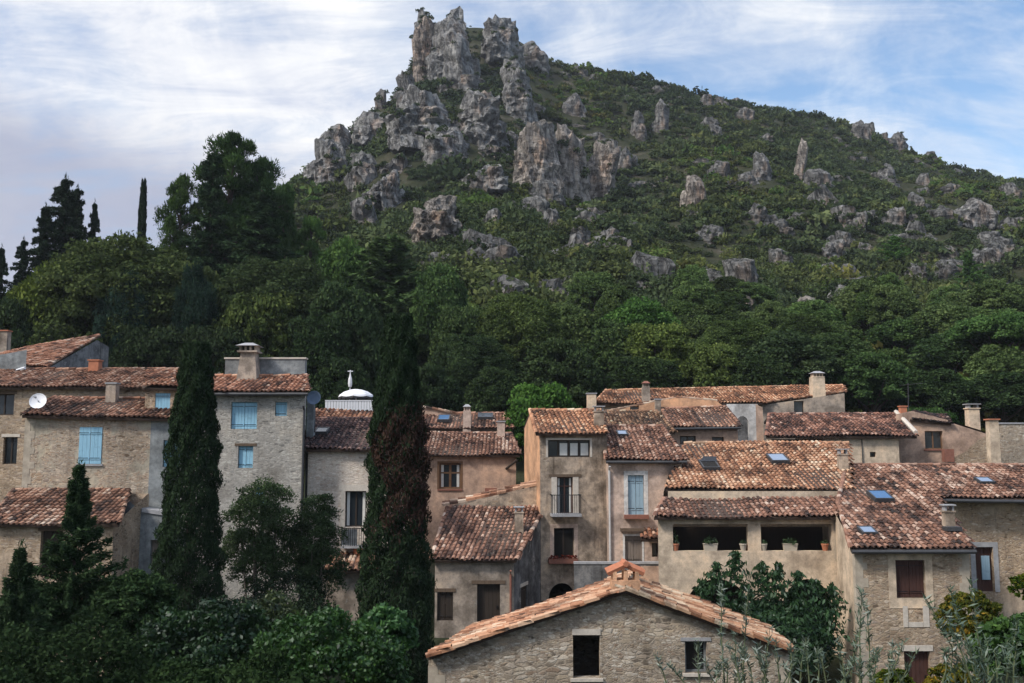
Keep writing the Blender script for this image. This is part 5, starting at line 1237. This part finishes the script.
# green tree before the arches: a cluster of pointed leafy shoots
top = P(765, 580, 39.2); root = thing('laurel_tree', 'dark green leafy laurel with pointed shoots in front of the cream arches', 'tree', (top.x, 39.2, 1.8)); VV, TT = [], []
for px, py, w in ((716,563,26),(735,552,24),(702,580,24),(762,562,24),(778,563,22),(798,572,26),(815,580,34),(832,584,26),(745,585,40),(700,604,40),(770,595,50),(800,600,50),(830,610,30),(725,600,50),(690,612,22)):
    tp = P(px, py, 39+rng.uniform(-.6, .6)); hh = 1.3; n = 420; z = rng.random(n); a = rng.uniform(0, 6.28, n)
    rr = (w/2/F*39)*(1.05-z)**.6*(1+.5*np.sin(z*22+px))*(1+.3*np.sin(a*4+z*20))*rng.uniform(.5, 1.1, n)
    pos = np.stack([tp.x-top.x+np.cos(a)*rr, tp.y-39.2+np.sin(a)*rr, tp.z-1.8-hh+z*hh], 1); out = np.stack([np.cos(a), np.sin(a), np.zeros(n)], 1)
    VV.append(leafquads(pos, .24, .09, out, .9, out*.6+np.array([[0,0,-.8]]), 1.4)); TT.append(np.clip(rng.normal(.45, .17, n), 0, 1))
V, t = crown_round(3.0, 5.1, 34, 14000, .24, .11, .02, (.2,.36)); VV.append(V*np.array([1,.6,.87])); TT.append(t)
o = quads('crown', np.concatenate(VV), np.concatenate(TT), M['leaffront'], root); o.color = (.72,.92,.85,1)
mb = MB()
for k in range(5): a = k*1.3; mb.tube([(top.x, 39.2, 1.4), (top.x+math.cos(a)*.9, 39.2+math.sin(a)*.5, 3.5), (top.x+math.cos(a)*1.8, 39.2+math.sin(a)*.8, 5.4)], [.09,.06,.02], 6)
obj('trunk', mb, M['bark'], root)

# foreground left: young fir and leafy bushes
def fir(px, pyt, rpx, Y, zb, label, n, mat='leafdark', col=(1,1,1)):
    top = P(px, pyt, Y); h = top.z-zb; r = rpx/F*Y; root = thing('fir_tree', label, 'tree', (top.x, Y, zb))
    V, t = crown_conifer(r, h, n, .17, .045, .08, .34, .4, .12, .28, 9, 1.25); o = quads('crown', V, t, M[mat], root); o.color = (*col, 1)
    mb = MB(); b = Vector((top.x, Y, zb)); mb.tube([b, b+Vector((0,0,h*.5)), b+Vector((0,0,h*.98))], [.12,.07,.012], 7); obj('trunk', mb, M['bark'], root)
fir(79, 466, 185, 25, 1.3, 'young dark fir with a thin leader in front of the tiled lean-to', 52000, col=(1.0,1.15,.95))
fir(22, 545, 120, 23, 1.3, 'smaller feathery fir at the lower left corner', 60000, col=(1.0,1.1,.95))
bush('leafy_bush', 'dark green bush right of the young fir below the blue grey annex', 138, 560, 90, 25, 1.4, 18000, .12, .06, .25, 'leafdark', (1.15,1.35,1.0), 40, (.14,.28), 5)
bush('leafy_bush', 'dark green bush left of the young fir under the tiled lean-to', 38, 570, 100, 25, 1.4, 18000, .12, .06, .25, 'leafdark', (1.1,1.3,1.0), 40, (.14,.28), 5)
bush('leafy_bush', 'leafy green bush at the bottom between the firs and the first cypress', 205, 588, 190, 24, 1.4, 30000, .125, .07, .25, 'leaffront', (.42,.56,.44), 60, (.13,.26), 6)
bush('leafy_bush', 'brighter green bush at the bottom in front of the second cypress', 322, 598, 190, 22.5, 1.4, 34000, .115, .065, .25, 'leaffront', (.66,.9,.5), 64, (.12,.24), 6)
bush('leafy_bush', 'dark reddish tinged bush behind the two leafy bushes', 262, 584, 140, 26, 1.4, 15000, .125, .07, .3, 'leaffront', (.85,.7,.6), 40, (.18,.3), 5)
bush('leafy_bush', 'small pale bush left of the second cypress foot', 385, 596, 70, 24, 1.4, 5000, .14, .09, .3, 'leaffront', (.85,1.2,.85), 22, (.2,.34), 5)
bush('leafy_bush', 'very dark bush filling the bottom left corner', 60, 606, 260, 20, 1.4, 30000, .11, .06, .3, 'leafdark', (.7,.8,.62), 60, (.13,.26), 5)
bush('leafy_bush', 'very dark bush at the bottom under the leafy green bushes', 235, 640, 260, 20, 1.4, 30000, .11, .06, .3, 'leafdark', (.75,.88,.62), 60, (.13,.26), 5)

# right foreground: tall shoots with narrow leaves
def shoots(label, items, Y, col=(1,1,1), zb=1.2):
    mid = P(sum(i[0] for i in items)/len(items), 683, Y); root = thing('oleander', label, 'shrub', (mid.x, Y, zb)); b = Vector((mid.x, Y, zb)); mb = MB(); VV, TT = [], []
    for x0, x1, y1 in items:
        yy = Y+rng.uniform(-.5, .5); t = P(x1, y1, yy); s = P(x0, 690, yy); foot = Vector((s.x*.6+b.x*.4, yy, zb)); mid_ = s.lerp(t, .5)+Vector((rng.uniform(-.06,.06), 0, 0))
        mb.tube([foot, s, mid_, t], [.022,.016,.011,.004], 5)
        L = (t-s).length+.5; n = int(L/.022); q = rng.random(n)**.8; A = np.array(s-(t-s).normalized()*.5); Mi = np.array(mid_); Bq = np.array(t)
        pos = np.where(q[:, None] < .5, A+(Mi-A)*(q[:, None]*2), Mi+(Bq-Mi)*(q[:, None]*2-1)); a = rng.uniform(0, 6.28, n)
        out = np.stack([np.cos(a), np.sin(a), np.full(n, .9)], 1); out = nrm(out); ln = .15*(1.1-.5*q)[:, None]
        VV.append(leafquads(pos+out*.06, .15, .026, None, 0, out, 3.0)); TT.append(np.clip(rng.normal(.5, .2, n), 0, 1))
    o = quads('leaves', np.concatenate(VV)-np.array(b), np.concatenate(TT), M['greyleaf'], root); o.color = (*col, 1); obj('stems', mb, M['stalk'], root)
def rnd_items(x0, x1, n, lo, hi): return [(x, x+rng.normal(0, 10), rng.uniform(lo, hi)) for x in np.linspace(x0, x1, n)]
shoots('clump of thin grey green shoots in front of the near gable window', [(725,722,582),(742,748,590),(668,655,655),(690,668,664),(780,775,640),(765,770,628),(742,735,634)]+rnd_items(700,800,16,632,668), 17)
shoots('grey green leafy shoots in front of the arches corner', [(862,862,590),(870,866,600),(846,838,640),(880,905,640),(850,858,632)]+rnd_items(810,905,12,640,672), 16.5, (.95,1,.9))
shoots('tall leaning grey green shoots beside the yellow bush', [(980,926,598),(985,950,588),(975,945,612),(990,972,582),(1000,958,636),(1005,1018,620),(985,1008,640)]+rnd_items(940,1030,12,630,670), 15.5, (.8,.92,.8))
bush('yellow_bush', 'yellow leaved bush in front of the grey framed door at right', 968, 582, 70, 21, 1.3, 5200, .11, .06, .45, 'yellowleaf', (1,1,1), 40, (.12,.3), 5)
bush('yellow_bush', 'small yellow bush low in front of the right house door', 893, 660, 44, 19, 1.3, 2200, .11, .07, .5, 'yellowleaf', (.8,1.0,.8), 16, (.2,.34), 4); bush('yellow_bush', 'low yellow clump between the door and the leaning shoots', 950, 655, 60, 19, 1.3, 2600, .11, .07, .5, 'yellowleaf', (1.0,.95,.8), 16, (.2,.34), 4)
bush('green_bush', 'green bush at the lower right edge behind the leaning shoots', 1010, 606, 90, 20, 1.3, 7000, .14, .09, .35, 'leaffront', (.9,1.1,.6), 34, (.16,.3), 5); bush('yellow_bush', 'yellow green sprig at the right edge above the green bush', 1024, 566, 34, 22, 1.3, 1300, .11, .06, .5, 'yellowleaf', (.7,1.0,.8), 24, (.12,.32), 4)
# plants of the loggia pots, flowers of the box
for (tb, c, r_), nn in zip(POTS, (140, 200, 110, 110, 150, 90)):
    q = sph(nn); q[:, 2] = np.abs(q[:, 2]); V = leafquads(np.array(c-Vector(tb.location))+q*np.array([r_*1.1, r_*.7, r_*1.1 if nn != 140 else .55])*rng.uniform(.2, 1.1, (nn, 1)), .13, .06, q, .5)
    o = quads('plant', V, np.clip(rng.normal(.5, .2, nn), 0, 1), M['leaffront'], tb)
V = leafquads(np.array([c-fbt for c in cc]), .12, .07); o = quads('flowers', V, rng.random(len(V)), M['brownleaf'], fb); o.color = (2.6,1.0,.9,1)

# ================================================================== sky, sun, camera
w = bpy.data.worlds.new('World'); sc.world = w; w.use_nodes = True; nt = w.node_tree; nt.nodes.clear()
class WN(NT):
    def __init__(s, t): s.t = t
n = WN(nt); out = nt.nodes.new('ShaderNodeOutputWorld')
SUN_EL, SUN_AZ = 44, 236          # degrees; azimuth clockwise from +Y
sky = n.n('TexSky', _sky_type='NISHITA'); sky.sun_disc = False; sky.sun_elevation = math.radians(SUN_EL); sky.sun_rotation = math.radians(SUN_AZ); sky.air_density = 1.2; sky.dust_density = .6
d = n.n('TexCoord').outputs['Generated']
sep = n.n('SeparateXYZ', Vector=d); zz = n.math('MAXIMUM', sep.outputs[2], .04)
pl2 = n.n('CombineXYZ', X=n.math('DIVIDE', sep.outputs[0], n.math('ADD', zz, .25)), Y=n.math('DIVIDE', sep.outputs[1], n.math('ADD', zz, .25)), Z=zz).outputs[0]
rot = n.n('Mapping', Vector=pl2, Rotation=(0,0,.5), Scale=(1.0,2.2,1.0), Location=(.7,.3,0)).outputs[0]
c1 = n.n('TexNoise', Vector=rot, Scale=1.3, Detail=12, Roughness=.62, Distortion=.6).outputs[0]
c3 = n.n('TexNoise', Vector=d, Scale=5.5, Detail=10, Roughness=.6, Distortion=.4).outputs[0]
c2 = n.n('TexNoise', Vector=rot, Scale=3.6, Detail=12, Roughness=.66, Distortion=.9).outputs[0]
# more cloud to the left (west), thinner to the right
lft = n.n('MapRange', Value=sep.outputs[0], From__Min=-.3, From__Max=.45, To__Min=.12, To__Max=-.035).outputs[0]
f = n.math('ADD', n.math('ADD', n.math('MULTIPLY', c1, .5), n.math('ADD', n.math('MULTIPLY', c2, .2), n.math('MULTIPLY', c3, .3))), lft)
fac = n.ramp(f, [(.42, .04), (.63, 1.0)])
bank = n.n('TexNoise', Vector=d, Scale=2.6, Detail=6, Roughness=.5).outputs[0]
el = n.math('ADD', sep.outputs[2], n.math('MULTIPLY', n.math('SUBTRACT', bank, .5), .22))
lowleft = n.math('MULTIPLY', sm(n, el, .34, .27), sm(n, sep.outputs[0], -.10, -.32))
ccol = n.mix(n.ramp(n.math('ADD', n.math('MULTIPLY', c2, .45), n.math('MULTIPLY', c3, .55)), [(.40, 0), (.58, 1)]), (4.1,4.4,5.2), (6.3,6.3,6.3))
ccol = n.mix(n.math('MULTIPLY', lowleft, .85), ccol, (2.4,2.6,3.45))
blue = n.mix(1.0, sky.outputs[0], (.86,.98,1.08), 'MULTIPLY'); col = n.mix(fac, blue, ccol)
zen = n.n('MapRange', Value=sep.outputs[2], From__Min=.45, From__Max=1.0, To__Min=1.0, To__Max=2.3).outputs[0]
col = n.mix(1.0, col, n.n('CombineXYZ', X=zen, Y=zen, Z=zen).outputs[0], 'MULTIPLY')
bg = n.n('Background', Color=col, Strength=.085); nt.links.new(bg.outputs[0], out.inputs[0])
sl = bpy.data.lights.new('sun', 'SUN'); sl.energy = 2.1; sl.angle = math.radians(10); sl.color = (1.0,.93,.84)
so = link(bpy.data.objects.new('sun', sl)); az, el_ = math.radians(SUN_AZ), math.radians(SUN_EL)
dv = Vector((math.sin(az)*math.cos(el_), math.cos(az)*math.cos(el_), math.sin(el_))); so.rotation_euler = dv.to_track_quat('Z', 'Y').to_euler()
HZ = MB(); HZ.box((0, 0, 82), (8040, 8040, 176)); hz = obj('haze', HZ, [], None)
hm = bpy.data.materials.new('haze'); hm.use_nodes = True; ht = hm.node_tree; ht.nodes.clear(); ho = ht.nodes.new('ShaderNodeOutputMaterial'); hv = ht.nodes.new('ShaderNodeVolumePrincipled')
hv.inputs['Color'].default_value = (.82,.88,1,1); hv.inputs['Density'].default_value = .00014; hv.inputs['Anisotropy'].default_value = .1; ht.links.new(hv.outputs[0], ho.inputs[1]); hz.data.materials.append(hm); hz['kind'] = 'stuff'
cam = bpy.data.cameras.new('camera'); cam.sensor_width = 36; cam.lens = F/1024*36; cam.clip_end = 6000; cam.clip_start = .1
co = link(bpy.data.objects.new('camera', cam)); co.location = CAM; co.rotation_euler = (math.pi/2+PITCH, 0, 0); sc.camera = co
sc.view_settings.view_transform = 'Standard'; sc.view_settings.look = 'None'; sc.view_settings.gamma = 1; sc.view_settings.exposure = 1.0
sc.cycles.volume_bounces = 0; sc.cycles.max_bounces = 5; sc.cycles.diffuse_bounces = 3; sc.cycles.transmission_bounces = 3; sc.cycles.use_denoising = True
